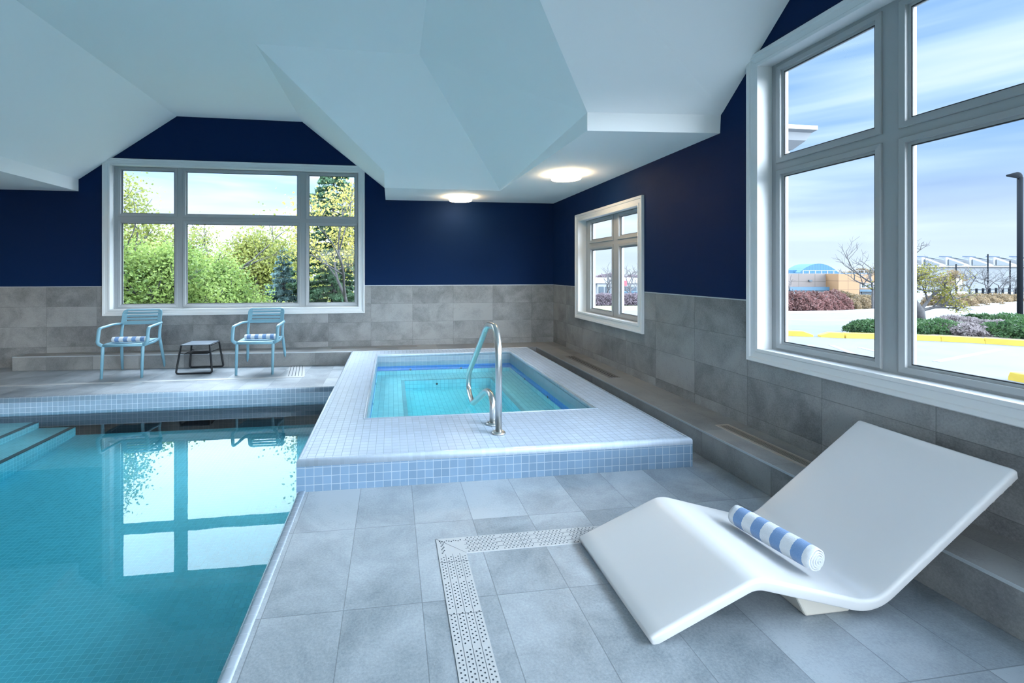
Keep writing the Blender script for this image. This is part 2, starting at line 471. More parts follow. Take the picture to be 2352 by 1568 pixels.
def ring(axis, base, u0, u1, z0, z1, prof, flip=1):
    """mitred frame: prof = [(grow, out)] section points"""
    mb = MB(); vs = []
    for g_, w_ in prof:
        for (u, z) in ((u0 - g_, z0 - g_), (u1 + g_, z0 - g_), (u1 + g_, z1 + g_), (u0 - g_, z1 + g_)):
            vs.append((u, base + w_ * flip, z) if axis == 'x' else (base + w_ * flip, u, z))
    k = len(prof)
    fs = [(i * 4 + j, i * 4 + (j + 1) % 4, ((i + 1) % k) * 4 + (j + 1) % 4, ((i + 1) % k) * 4 + j) for i in range(k) for j in range(4)]
    mb.add(vs, fs); return mb

def window(name, axis, base, flip, op, cols, rows, glass='glass', wcas=.085):
    e = bpy.data.objects.new(name, None); COL.objects.link(e); struct(e)
    u0, u1, z0, z1 = op
    ring(axis, base, u0, u1, z0, z1, [(-.016, .0), (-.016, -.022), (.006, -.024), (.012, -.016), (.05, -.021), (.056, -.030), (wcas - .006, -.034), (wcas, -.028), (wcas, .0)], flip).build('casing', 'trim', e, fix=True)
    ring(axis, base, u0, u1, z0, z1, [(-.012, .001), (-.012, .20), (.0, .20), (.0, .001)], flip).build('jamb', 'trim', e, fix=True)
    mb = MB(); w0, w1 = .105, .175
    def plate(a, b, za, zb, wa=w0, wb=w1):
        ya, yb = base + flip * wa, base + flip * wb
        if axis == 'x': mb.box(a, b, min(ya, yb), max(ya, yb), za, zb)
        else: mb.box(min(ya, yb), max(ya, yb), a, b, za, zb)
    s_ = .05
    ue = [u0] + [v for c in cols for v in (c[0] - s_ * .6, c[1] + s_ * .6)] + [u1]
    ze = [z0] + [v for r_ in rows for v in (r_[0] - s_ * .6, r_[1] + s_ * .6)] + [z1]
    for i in range(0, len(ue), 2): plate(ue[i], ue[i + 1], z0, z1)
    for i in range(1, len(ue) - 1, 2):
        for j in range(0, len(ze), 2): plate(ue[i], ue[i + 1], ze[j], ze[j + 1])
    mb.build('frame', 'outer_vinyl', e)
    for c in cols:
        for r_ in rows:
            a, b, za, zb = c[0], c[1], r_[0], r_[1]
            sa = ring(axis, base, a, b, za, zb, [(0, .128), (0, .114), (.016, .112), (.016, .094), (.046, .090), (.05, .094), (.05, .15), (0, .15)], flip).build('sash', 'outer_vinyl', e, fix=True)
            ring(axis, base, a, b, za, zb, [(-.006, .116), (.003, .116), (.003, .126), (-.006, .126)], flip).build('gasket', 'gasket', sa, fix=True)
            mb2 = MB(); ga, gb = base + flip * .1215, base + flip * .1255
            if axis == 'x': mb2.box(a - .002, b + .002, min(ga, gb), max(ga, gb), za - .002, zb + .002)
            else: mb2.box(min(ga, gb), max(ga, gb), a - .002, b + .002, za - .002, zb + .002)
            mb2.build('pane', glass if zb > 2.3 else 'glass', sa)
    return e
window('window_1', 'x', YB, 1, BW, [(-4.087, -3.346), (-3.164, -1.506), (-1.324, -.604)], [(.903, 2.143), (2.298, 2.952)])
window('window_2', 'y', XR, 1, SW, [(4.884, 5.391), (5.61, 6.217)], [(.877, 1.707), (1.86, 2.095)])
window('window_3', 'y', XR, 1, RW, [(-.208, .43), (.62, 2.151), (2.342, 2.98)], [(.881, 2.105), (2.258, 2.877)], 'glass_specks')
window('added_window_6', 'y', XR, 1, RW2, [(-4.38, -3.1), (-2.9, -1.62)], [(.62, 2.38)])  # unseen window, added to light the left ceiling slope from the right
window('added_window_4', 'x', YF, -1, FW1, [(-3.08, -1.5), (-1.3, .3), (.5, 2.18)], [(.24, 2.38)])  # unseen window behind the viewer, added to bring daylight into the room

# ceiling: cross vaults rising from flat soffits
cv = MB()
def cf(*pts): cv.add(pts, [tuple(range(len(pts)))])
Z, S, ZS = 3.78, 2.57, 2.60
cf((-3.26, 7.55, Z), (-1.41, 7.55, Z), (-1.41, 5, Z), (-3.26, 5, Z))
cf((-3.26, 5, Z), (-1.41, 5, Z), (.3, 5, Z), (.3, 2.25, Z), (-3.26, 2.25, Z))
cf((-3.26, 2.25, Z), (.3, 2.25, Z), (.3, .52, Z), (-3.26, .52, Z))
cf((-3.26, .52, Z), (.3, .52, Z), (.3, YF, Z), (-3.26, YF, Z))
cf((.3, 2.25, Z), (XR + .05, 2.25, Z), (XR + .05, .52, Z), (.3, .52, Z))
cf((-3.26, 7.55, Z), (-3.26, YF, Z), (-4.62, YF, 2.775), (-4.62, 7.55, 2.775))
cf((-4.62, 7.55, 2.775), (-4.62, YF, 2.775), (-4.62, YF, ZS), (-4.62, 7.55, ZS))
cf((-4.62, 7.55, ZS), (-4.62, YF, ZS), (XL - .05, YF, ZS), (XL - .05, 7.55, ZS))
cf((-1.41, 5, Z), (-1.41, 7.55, Z), (-.1, 7.55, 2.75), (-.1, 6.21, 2.75))
cf((-.1, 7.55, 2.75), (-.1, 7.55, S), (-.1, 6.42, S), (-.1, 6.21, 2.75))
cf((-1.41, 5, Z), (-.1, 6.21, 2.75), (-.1, 6.42, S), (1.55, 6.42, S), (.3, 5, Z))
cf((.3, 5, Z), (1.55, 6.42, S), (1.605, 3.585, 2.722)); cf((.3, 5, Z), (1.605, 3.585, 2.722), (.3, 2.25, Z))
cf((1.55, 6.42, S), (1.605, 3.585, S), (1.605, 3.585, 2.722))
cf((.3, 2.25, Z), (1.605, 3.585, 2.722), (XR + .05, 3.48, 2.72), (XR + .05, 2.25, Z))
cf((1.605, 3.585, 2.722), (1.605, 3.585, S), (XR + .05, 3.49, S), (XR + .05, 3.48, 2.72))
cf((-.1, 7.55, S), (XR + .05, 7.55, S), (XR + .05, 3.49, S), (1.605, 3.585, S), (1.55, 6.42, S), (-.1, 6.42, S))
cf((.3, .52, Z), (XR + .05, .52, Z), (XR + .05, -.71, 2.72), (1.6, -.81, 2.72))
cf((1.6, -.81, 2.72), (XR + .05, -.71, 2.72), (XR + .05, -.71, S), (1.6, -.81, S))
cf((.3, .52, Z), (1.6, -.81, 2.72), (1.6, YF, 2.72), (.3, YF, Z))
cf((1.6, -.81, 2.72), (1.6, -.81, S), (1.6, YF, S), (1.6, YF, 2.72))
cf((1.6, -.81, S), (XR + .05, -.71, S), (XR + .05, YF, S), (1.6, YF, S))
struct(cv.build('ceiling', 'ceiling'))
roof = MB().box(XL - .3, XR + .3, YF - .3, YB + .25, ZT, ZT + .15)
struct(roof.build('roof', 'ceiling'))

# deck floor: flat tiles with a hole for the pool
PX0, PX1, PY0, PY1 = -5.0, -.6, -2.6, 5.68
fl = MB()
fl.box(XL, PX0 - .06, YF, YB, -.05, 0); fl.box(PX0 - .06, PX1, PY1 + .021, YB, -.05, 0)
fl.box(PX0 - .06, PX1 + .055, YF, PY0 - .057, -.05, 0)
fl.box(PX1 + .055, XR + .03, YF, 3.005, -.05, 0)
fl.box(2.14, XR + .03, 3.005, YB, -.05, 0); fl.box(PX1 + .01, 2.14, 7.0, YB, -.05, 0)
struct(fl.build('floor', 'floor_tile'))

# tiled ledge along the back and right walls
LP = [(-5.30, 7.23), (-5.30, YB + .01), (XR + .01, YB + .01), (XR + .01, YF + .01), (2.45, YF + .01), (2.365, 1.4), (2.325, 3.0), (2.285, 7.02), (-.6, 7.02)]
ld = MB().prism(LP, 0, .2)
ledge = struct(ld.build('trim_1', 'ledge_tile', bevel=.002, seg=1))
tm = MB()
for (a, b) in (((-5.30, 7.23), (-.6, 7.02)), ((2.285, 7.02), (2.325, 3.0)), ((2.325, 3.0), (2.365, 1.4)), ((2.365, 1.4), (2.45, YF + .01)), ((-5.3, 7.23), (-5.3, YB))):
    va, vb = Vector((*a, 0)), Vector((*b, 0)); dd = (vb - va).normalized(); nn_ = Vector((-dd.y, dd.x, 0)) * .003
    q = [va + nn_, vb + nn_, vb - nn_, va - nn_]
    tm.prism([(p.x, p.y) for p in q], .190, .2025)
tm.build('edge_strip', 'edge_metal', ledge)
tr = MB()
for a_, b_ in ((XL, BW[0] - .085), (BW[1] + .085, XR - .003)): tr.box(a_, b_, YB - .004, YB, 1.174, 1.183)
for a_, b_ in ((YF, RW2[0] - .085), (RW2[1] + .085, RW[0] - .085), (RW[1] + .085, SW[0] - .085), (SW[1] + .085, YB)): tr.box(XR - .004, XR, a_, b_, 1.174, 1.183)
struct(tr.build('trim_2', 'edge_metal'))

# ------------------------------------------------------------------ swimming pool
pool = thing('swimming_pool', 'large indoor swimming pool with teal water and small square tiles, left of the hot tub', 'swimming pool', (PX0, PY0, 0))
def rel(o, root):       # children are modelled in world coordinates: keep them there
    o.parent = root; o.matrix_parent_inverse = Matrix.Translation(-root.location); return o
WZ = -.165
zf_far, zf_near = -.44, -.66
bs = MB()
bs.add([(PX0, PY1, zf_far), (PX1, PY1, zf_far), (PX1, 3.0, -.66), (PX0, 3.0, -.54)], [(0, 3, 2, 1)])
bs.add([(PX0, 3.0, -.54), (PX1, 3.0, -.66), (PX1, PY0, zf_near - .12), (PX0, PY0, zf_near)], [(0, 3, 2, 1)])
bs.add([(PX0, PY1, -.2), (PX1, PY1, -.2), (PX1, PY1, -.85), (PX0, PY1, -.8)], [(0, 1, 2, 3)], 0)
bs.add([(PX1, PY1, -.2), (PX1, PY0, -.2), (PX1, PY0, -.85), (PX1, PY1, -.8)], [(0, 1, 2, 3)], 0)
bs.add([(PX0, PY0, -.2), (PX0, PY1, -.2), (PX0, PY1, -.85), (PX0, PY0, -.8)], [(0, 1, 2, 3)], 0)
bs.add([(PX1, PY0, -.2), (PX0, PY0, -.2), (PX0, PY0, -.85), (PX1, PY0, -.8)], [(0, 1, 2, 3)], 0)
rel(bs.build('basin', 'pool_tile'), pool)
# above-water tiled rim of the pool
rm = MB()
rm.box(PX0 - .1, PX1, PY1, PY1 + .1, -.8, -.055)
rm.box(PX1, PX1 + .1, PY0, 3.0, -.8, -.055); rm.box(PX1, PX1 + .06, 3.0, PY1 + .1, -.8, .0)
rm.box(PX0 - .1, PX0, PY0 - .1, PY1, -.8, -.055); rm.box(PX0, PX1, PY0 - .1, PY0, -.8, -.055)
rel(rm.build('rim', 'pool_wall'), pool)
cp = MB()
def bull(p0, p1, inward, r=.03, w=.056):
    """rounded coping: section in the (inward, up) plane"""
    sec = [(-w + .0, -.05), (-w, .004), (-w + .008, .007)] + [(-r + r * math.sin(a), (.006 - (r + .004)) + (r + .004) * math.cos(a)) for a in [R(t) for t in range(0, 91, 15)]] + [(0, -.054)]
    a, b = Vector(p0), Vector(p1); iv = Vector(inward)
    vs = [a + iv * s_ + Vector((0, 0, h)) for s_, h in sec] + [b + iv * s_ + Vector((0, 0, h)) for s_, h in sec]
    k = len(sec)
    cp.add(vs, [(i, i + 1, i + 1 + k, i + k) for i in range(k - 1)] + [tuple(range(k)), tuple(range(k, 2 * k))[::-1]], 0, True)
bull((PX1, PY0, 0), (PX1, 3.0, 0), (-1, 0, 0)); 
rel(cp.build('coping', 'coping', fix=True), pool)
cp = MB(); bull((PX0 - .06, PY1, 0), (PX1, PY1, 0), (0, -1, 0), r=.012, w=.02); bull((PX0, PY0, 0), (PX0, PY1, 0), (1, 0, 0)); bull((PX0, PY0, 0), (PX1, PY0, 0), (0, 1, 0))
rel(cp.build('far_coping', 'pool_wall', fix=True), pool)
for k, (xs, zs) in enumerate(((-3.53, -.345), (-3.90, -.275), (-4.35, -.205))):
    st = MB().box(PX0, xs, 0.4, PY1, -.75, zs)
    so = rel(st.build('step', 'pool_tile'), pool)
    ns = MB().box(xs - .05, xs + .003, 0.4, PY1 - .001, zs - .004, zs + .003)
    ns.build('nosing', 'dark_nosing', so)
wt_ = MB().box(PX0 - .02, PX1 + .02, PY0 - .02, PY1 + .02, -.84, WZ)
rel(wt_.build('water', 'pool_water'), pool)

# ------------------------------------------------------------------ hot tub
spa = thing('hot_tub', 'raised rectangular hot tub clad in light blue mosaic with bright cyan water', 'hot tub', (.78, 5.0, 0))
SX0, SX1, SY0, SY1 = -.6, 2.14, 3.0, 7.02
HX0, HX1, HY0, HY1 = -.205, 1.765, 3.80, 6.69
ST = .203
def frame_top(x0, x1, y0, y1, a0, a1, b0, b1, z, mb, mi=0):
    o = [(x0, y0, z), (x1, y0, z), (x1, y1, z), (x0, y1, z)]; i_ = [(a0, b0, z), (a1, b0, z), (a1, b1, z), (a0, b1, z)]
    mb.add(o + i_, [(k, (k + 1) % 4, (k + 1) % 4 + 4, k + 4) for k in range(4)], mi)
tp = MB(); e_ = .028
frame_top(SX0 + e_, SX1 - e_, SY0 + e_, SY1 - e_, HX0 - e_, HX1 + e_, HY0 - e_, HY1 + e_, ST - .002, tp)
rel(tp.build('deck_top', 'mosaic'), spa)
# bullnose borders, outer and inner
def bullring(x0, x1, y0, y1, sign, name):
    mb = MB(); sec = [(e_ + .001, ST - .01), (e_, ST)] + [(e_ * .75 - e_ * .75 * math.sin(R(t)), ST - e_ * .5 + (e_ * .5 + .0035) * math.cos(R(t))) for t in range(0, 91, 18)] + [(0., ST - .042), (.004, ST - .044)]
    vs = []
    for s_, z in sec:
        q = s_ * sign
        vs += [(x0 + q, y0 + q, z), (x1 - q, y0 + q, z), (x1 - q, y1 - q, z), (x0 + q, y1 - q, z)]
    k = len(sec)
    fs = [(i * 4 + j, i * 4 + (j + 1) % 4, (i + 1) * 4 + (j + 1) % 4, (i + 1) * 4 + j) for i in range(k - 1) for j in range(4)]
    mb.add(vs, fs); me = mb.mesh(name, fix=False); me.polygons.foreach_set('use_smooth', [True] * len(me.polygons))
    o = link(name, me, 'bullnose'); return rel(o, spa)
bullring(SX0, SX1, SY0, SY1, 1, 'outer_edge'); bullring(HX0, HX1, HY0, HY1, -1, 'inner_edge')
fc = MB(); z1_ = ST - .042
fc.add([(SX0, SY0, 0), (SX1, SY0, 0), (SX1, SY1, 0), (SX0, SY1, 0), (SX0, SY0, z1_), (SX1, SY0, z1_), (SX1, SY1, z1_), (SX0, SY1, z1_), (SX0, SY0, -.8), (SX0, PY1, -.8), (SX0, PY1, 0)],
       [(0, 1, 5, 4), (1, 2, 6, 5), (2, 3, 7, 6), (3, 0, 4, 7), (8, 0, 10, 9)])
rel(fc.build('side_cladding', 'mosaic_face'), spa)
sb = MB(); BZ, FZ = -.10, -.235
def quad_ring(mb, x0, x1, y0, y1, za, zb, mi=0):
    v = [(x0, y0, za), (x1, y0, za), (x1, y1, za), (x0, y1, za), (x0, y0, zb), (x1, y0, zb), (x1, y1, zb), (x0, y1, zb)]
    mb.add(v, [(0, 4, 5, 1), (1, 5, 6, 2), (2, 6, 7, 3), (3, 7, 4, 0)], mi)
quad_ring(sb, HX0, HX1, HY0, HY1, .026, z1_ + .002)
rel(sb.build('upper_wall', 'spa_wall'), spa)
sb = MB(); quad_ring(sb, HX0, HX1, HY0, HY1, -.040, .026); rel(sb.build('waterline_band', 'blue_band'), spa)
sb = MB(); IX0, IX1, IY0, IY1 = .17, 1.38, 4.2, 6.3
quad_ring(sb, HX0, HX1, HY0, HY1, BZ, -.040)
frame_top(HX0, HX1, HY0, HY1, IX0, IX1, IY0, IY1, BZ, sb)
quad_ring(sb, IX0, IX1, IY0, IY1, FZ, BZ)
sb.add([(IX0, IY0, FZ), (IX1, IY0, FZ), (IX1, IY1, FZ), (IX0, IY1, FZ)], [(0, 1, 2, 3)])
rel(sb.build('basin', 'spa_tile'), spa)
M['spa_nosing'] = mat('grey_seat_nosing', build=mosaic((.42, .52, .58), size=(.0545, .109, .0545), off=(-.2, 3.78, -.1), grout=(.3, .38, .42), rough=.4))
sb = MB(); frame_top(IX0 - .045, IX1 + .045, IY0 - .045, IY1 + .045, IX0, IX1, IY0, IY1, BZ + .002, sb); rel(sb.build('seat_nosing', 'spa_nosing'), spa)
for (x, y, z, ax) in ((.27, HY1 - .004, -.028, 'y'), (1.02, HY1 - .004, -.028, 'y'), (.62, IY1 - .004, -.155, 'y'), (HX1 - .004, 5.9, -.03, 'x'), (HX1 - .004, 5.0, -.03, 'x'), (HX0 + .004, 5.9, -.03, 'x'), (HX0 + .004, 5.0, -.03, 'x')):
    jb = MB(); jb.lathe([(0, .0), (.006, .0), (.008, .003), (.013, .003), (.015, 0)], seg=20)
    jo = jb.build('jet', 'grate_hole'); jo.parent = spa
    jo.matrix_parent_inverse = Matrix.Translation(-spa.location)
    jo.location = (x, y, z); jo.rotation_euler = (R(90), 0, 0) if ax == 'y' else ((0, R(-90), 0) if x > 1 else (0, R(90), 0))
fd = MB(); fd.box(.82, 1.30, 4.26, 4.50, FZ + .001, FZ + .008)
for k in range(12): fd.box(.86 + k * .035, .875 + k * .035, 4.29, 4.47, FZ + .008, FZ + .010, 1)
rel(fd.build('floor_drain', ['chair', 'grate_hole']), spa)
sw = MB().box(HX0 - .02, HX1 + .02, HY0 - .02, HY1 + .02, FZ - .02, .085)
rel(sw.build('water', 'spa_water'), spa)

# handrail on the hot tub deck
hr = thing('grab_rail', 'bent stainless steel grab rail bolted to the deck of the hot tub', 'handrail', (.785, 3.40, ST))
def ha(u, z, y): return (u - .785, y - 3.40, z - ST)
RY = [(3.30, ST), (3.30, .86), (3.40, .98), (3.70, .965), (4.62, .36), (4.66, .20), (4.42, .095), (3.72, .415), (3.50, .42), (3.50, ST)]
rail = MB().tube([ha(.785, z, y) for y, z in RY], .0255, 20, bend=.11, steps=10)
rail.build('rail', 'steel', hr)
for (x, y) in ((.785, 3.30), (.785, 3.50)):
    MB().lathe([(0, .0), (.052, .0), (.052, .006), (.047, .013), (.036, .016), (.031, .013), (.026, .013), (.024, .02)], seg=36).build('flange', 'steel', hr, loc=(x - .785, y - 3.40, 0))

# unseen lamps added to brighten the spa and pool water, hidden by the deck
M['water_fill_lamp'] = emit('added_water_light_lens', (.75, .95, 1.), 14.)
for nm, root, loc, rot in (('added_water_light', spa, (.9, HY0 + .012, -.03), (R(-90), 0, 0)), ('added_water_light', pool, (PX1 - .012, 1.2, -.34), (0, R(-90), 0)), ('added_water_light', pool, (PX1 - .012, -1.2, -.34), (0, R(-90), 0))):
    ul = MB().lathe([(0, .012), (.07, .010), (.08, .004), (.08, 0), (0, 0)], seg=28).build(nm, 'water_fill_lamp', root)
    ul.matrix_parent_inverse = Matrix.Translation(-root.location); ul.location = loc; ul.rotation_euler = rot
# ------------------------------------------------------------------ chairs
def plate2d(outline, holes, thick, bevel=.004, name='plate'):
    """rounded-corner plate with holes, in the XZ plane, thickness along Y"""
    cu = bpy.data.curves.new(name, 'CURVE'); cu.dimensions = '2D'; cu.fill_mode = 'BOTH'
    cu.extrude = thick / 2 - bevel; cu.bevel_depth = bevel; cu.bevel_resolution = 2
    for loop in [outline] + holes:
        sp = cu.splines.new('POLY'); sp.points.add(len(loop) - 1); sp.use_cyclic_u = True
        for p, (x, z) in zip(sp.points, loop): p.co = (x, z, 0, 1)
    tmp = bpy.data.objects.new(name, cu); COL.objects.link(tmp)
    dg = bpy.context.evaluated_depsgraph_get(); dg.update()
    me = bpy.data.meshes.new_from_object(tmp.evaluated_get(dg))
    bpy.data.objects.remove(tmp, do_unlink=True)
    for v in me.vertices: v.co = (v.co.x, -v.co.z, v.co.y)
    return me
def rrect(x0, x1, z0, z1, r, k=5, taper=0.):
    pts = []
    rs = r if isinstance(r, tuple) else (r,) * 4
    for (cx, cz, a0, rr) in ((x1, z0, -90, rs[0]), (x1, z1, 0, rs[1]), (x0, z1, 90, rs[2]), (x0, z0, 180, rs[3])):
        ox = cx - rr if cx == x1 else cx + rr; oz = cz + rr if cz == z0 else cz - rr
        for i in range(k + 1):
            a = R(a0 + 90 * i / k); pts.append((ox + rr * math.cos(a), oz + rr * math.sin(a)))
    return pts

def chair_proto():
    t = thing('garden_armchair', 'x', 'chair')
    for s in (-1, 1):
        MB().tube([(s * .236, -.295, .0), (s * .236, -.262, .40), (s * .232, -.245, .445)], [.0165, .021, .019], 14).build('leg', 'chair', t)
        MB().tube([(s * .278, .315, .0), (s * .256, .25, .30), (s * .243, .215, .47), (s * .243, .225, .56), (s * .243, .262, .69)], [.0165, .020, .021, .019, .017], 14).build('leg', 'chair', t)
        arm = MB().tube([(s * .25, .25, .665), (s * .288, .10, .672), (s * .292, -.235, .655), (s * .292, -.275, .46), (s * .236, -.258, .425)], [.017, .019, .0185, .018, .018], 14, bend=.045, flat=(.85, 1.25))
        arm.build('armrest', 'chair', t)
        MB().tube([(s * .25, -.25, .425), (s * .262, 0, .428), (s * .246, .225, .45)], .0165, 12).build('side_rail', 'chair', t)
    # seat: thin dished panel with a front rail
    st = MB(); nx, ny = 12, 10; vs = []
    for j in range(ny + 1):
        for i in range(nx + 1):
            x = -.235 + .47 * i / nx; y = -.275 + .475 * j / ny
            z = .450 - .014 * (1 - (x / .235) ** 2) * math.sin(math.pi * min(1, j / ny + .1)) + .006 * (j / ny)
            if j == 0: z -= .012
            vs.append((x, y, z))
    n1 = len(vs); vs += [(x, y, z - .022) for x, y, z in vs]
    W_ = nx + 1
    fs = [(j * W_ + i, j * W_ + i + 1, (j + 1) * W_ + i + 1, (j + 1) * W_ + i) for j in range(ny) for i in range(nx)]
    fs += [tuple(reversed([q + n1 for q in f])) for f in fs]
    rimi = [i for i in range(W_)] + [j * W_ + nx for j in range(1, ny + 1)] + [ny * W_ + i for i in range(nx - 1, -1, -1)] + [j * W_ for j in range(ny - 1, 0, -1)]
    fs += [(rimi[k], rimi[k] + n1, rimi[(k + 1) % len(rimi)] + n1, rimi[(k + 1) % len(rimi)]) for k in range(len(rimi))]
    st.add(vs, fs, 0, True); so = st.build('seat', 'chair', t)
    MB().tube([(-.236, -.262, .428), (0, -.272, .431), (.236, -.262, .428)], .0175, 12, flat=(1.1, .8)).build('front_rail', 'chair', t)
    # slotted backrest
    bw = .252
    outline = rrect(-bw, bw, .0, .215, (.02, .058, .058, .02))
    holes = [rrect(-bw + .047, bw - .047, z, z + .0225, .0105, 4) for z in (.042, .086, .130, .174)]
    me = plate2d(outline, holes, .022)
    for v in me.vertices:
        x, y, z = v.co; c = (x / bw) ** 2
        v.co = (x * (1 - .05 * z / .2 * 0), y + .262 + z * .28 - .030 * c, .655 + z * .97)
    me.polygons.foreach_set('use_smooth', [False] * len(me.polygons))
    link('backrest', me, 'chair', t)
    return t
c1_ = chair_proto(); c1_.location = (-3.53, 6.83, 0); c1_.rotation_euler.z = R(3)
c1_['label'] = 'powder blue resin armchair left of the low black table, holding a striped towel'; c1_['group'] = 'blue armchairs by the back window'
c2_ = copy_tree(c1_); c2_.location = (-1.845, 6.80, 0); c2_.rotation_euler.z = R(-1)
c2_['label'] = 'powder blue resin armchair right of the low black table, nearer the hot tub'

# ------------------------------------------------------------------ rolled towels
def roll_mesh(length, r, turns, th, squash=1., seed=1):
    rr = random.Random(seed); mb = MB(); prof_in, prof_out = [], []
    K = turns * 26
    for i in range(K + 1):
        a = 2 * math.pi * i / 26; q = r * (.10 + .90 * i / K)
        wob = 1 + .03 * math.sin(3 * a + 1) + .02 * math.sin(5 * a)
        for lst, off in ((prof_out, 0.), (prof_in, -th)):
            rad = (q + off) * wob
            lst.append((rad * math.cos(a - math.pi * .35), rad * math.sin(a - math.pi * .35) * squash))
    loop = prof_out + prof_in[::-1]; k = len(loop); S_ = 22
    vs = []
    for s in range(S_ + 1):
        f = s / S_; e = abs(f - .5) * 2; pinch = 1 - .06 * e ** 6
        for m_, (y, z) in enumerate(loop):
            end = 0.
            if s in (0, S_):        # the layers telescope a little at both ends
                q = math.hypot(y, z / squash) / r; end = (1 if s else -1) * (.012 * (1 - q) * 1.4 - .004)
            vs.append((length * (f - .5) + end, y * pinch, z * pinch))
    fs = [(s * k + j, s * k + (j + 1) % k, (s + 1) * k + (j + 1) % k, (s + 1) * k + j) for s in range(S_) for j in range(k)]
    def capf(base, rev):
        h = len(prof_out); out = []
        for j in range(h - 1):
            q = (base + j, base + j + 1, base + k - 2 - j, base + k - 1 - j); out.append(q[::-1] if rev else q)
        return out
    fs += capf(0, True) + capf(S_ * k, False)
    mb.add(vs, fs, 0, True); return mb
def towel_obj(label, cat, loc, rot, length, r, squash, material, turns=4, seed=1, group='rolled striped towels'):
    o = roll_mesh(length, r, turns, r * .9 / turns * .66, squash, seed).build('rolled_towel', material)
    o.location = loc; o.rotation_euler = rot
    return tag(o, label, cat, group)
towel_obj('tightly rolled blue and white striped towel lying across the white lounger', 'towel', (1.735, 1.868, .190), (0, R(0), R(-79.5)), .385, .056, .95, 'towel_long', 5)
towel_obj('rolled blue and white striped towel on the seat of the left armchair', 'towel', (-3.50, 6.72, .490), (0, 0, R(2)), .44, .050, .80, 'towel_short', 3)
towel_obj('rolled blue and white striped towel on the seat of the right armchair', 'towel', (-1.82, 6.72, .491), (0, 0, R(-1)), .43, .050, .82, 'towel_short', 3)

# ------------------------------------------------------------------ low black table
tb = thing('side_table', 'low anthracite metal side table with sled legs and a slung lower tray', 'table', (-2.68, 6.885, 0))
MB().box(-.185, .185, -.175, .175, .386, .400).build('table_top', 'black_top', tb, bevel=.005)
for y0, y1 in ((-.215, -.170), (.215, .170)):
    MB().tube([(-.185, y1, .392), (-.232, y0, .012), (.232, y0, .012), (.185, y1, .392)], .0125, 12, bend=.035, flat=(1, 1)).build('sled_leg', 'black_metal', tb)
for s in (-1, 1):
    MB().tube([(s * .19, -.172, .382), (s * .19, .172, .382)], .008, 8).build('top_rail', 'black_metal', tb)
ty = MB(); ty.box(-.15, .15, -.16, .16, .262, .268)
ty.tube([(-.20, -.185, .285), (-.15, -.16, .27), (-.15, .16, .27), (-.20, .185, .285)], .006, 8); ty.tube([(.20, -.185, .285), (.15, -.16, .27), (.15, .16, .27), (.20, .185, .285)], .006, 8)
ty.build('tray', 'black_metal', tb)

# ------------------------------------------------------------------ white moulded chaise
ch = thing('chaise_longue', 'white moulded zigzag ledge lounger with a raised headrest, beside the tiled ledge', 'lounger', (1.70, 1.915, 0))
def chaise_shell():
    P = [Vector((.962, 0, .035)), Vector((1.405, 0, .215)), Vector((1.935, 0, .060)), Vector((2.625, 0, .555))]
    bends = (0, .055, .085, 0); Q = [P[0]]
    for i in (1, 2):
        a, b, c = P[i - 1], P[i], P[i + 1]; d = bends[i]
        p0 = b + (a - b).normalized() * d; p2 = b + (c - b).normalized() * d
        for j in range(13):
            t = j / 12; Q.append(p0 * (1 - t) ** 2 + b * 2 * t * (1 - t) + p2 * t * t)
    Q.append(P[3])
    # densify the straights
    D_ = [Q[0]]
    for q in Q[1:]:
        m_ = max(1, int((q - D_[-1]).length / .05)); a = D_[-1].copy()
        for j in range(1, m_ + 1): D_.append(a.lerp(q, j / m_))
    Q = D_
    hw, th = .333, .050
    sec = []
    def arc(cy, ct, r, a0, a1, k=5):
        for i in range(k + 1):
            a = R(a0 + (a1 - a0) * i / k); sec.append((cy + r * math.cos(a), ct + r * math.sin(a)))
    arc(hw - .014, -.014, .014, 0, 90)
    for i in range(9):
        y = (hw - .05) * (1 - 2 * (i + 1) / 10); sec.append((y, -.003 * (1 - (y / hw) ** 2)))
    arc(-hw + .014, -.014, .014, 90, 180)
    arc(-hw + .014, -th + .006, .006, 180, 270, 3); arc(hw - .014, -th + .006, .006, 270, 360, 3)
    mb = MB(); vs = []; k = len(sec)
    for i, p in enumerate(Q):
        t = (Q[min(i + 1, len(Q) - 1)] - Q[max(i - 1, 0)]).normalized(); nn_ = Vector((-t.z, 0, t.x))
        for y, h in sec: vs.append(p + nn_ * h + Vector((0, y, 0)) - Vector((1.70, 0, 0)))
    # rounded ends: shrink two extra rings
    def endring(p, t, nn_, s): return [p + t * s + nn_ * (h * .9 - .0025) + Vector((0, y * .988, 0)) - Vector((1.70, 0, 0)) for y, h in sec]
    t0 = (Q[0] - Q[1]).normalized(); n0 = Vector((t0.z, 0, -t0.x)); t1 = (Q[-1] - Q[-2]).normalized(); n1_ = Vector((-t1.z, 0, t1.x))
    vs = endring(Q[0], t0, n0, .007) + vs + endring(Q[-1], t1, n1_, .007)
    L_ = len(Q) + 2
    fs = [(i * k + j, i * k + (j + 1) % k, (i + 1) * k + (j + 1) % k, (i + 1) * k + j) for i in range(L_ - 1) for j in range(k)]
    fs += [tuple(range(k))[::-1], tuple(range((L_ - 1) * k, L_ * k))]
    mb.add(vs, fs, 0, True); return mb
chaise_shell().build('seat_shell', 'chaise', ch, fix=True)
bp = MB(); pr_ = [(-.035, .0), (-.085, .095), (-.02, .075), (.17, .022), (.17, .0)]
k_ = len(pr_)
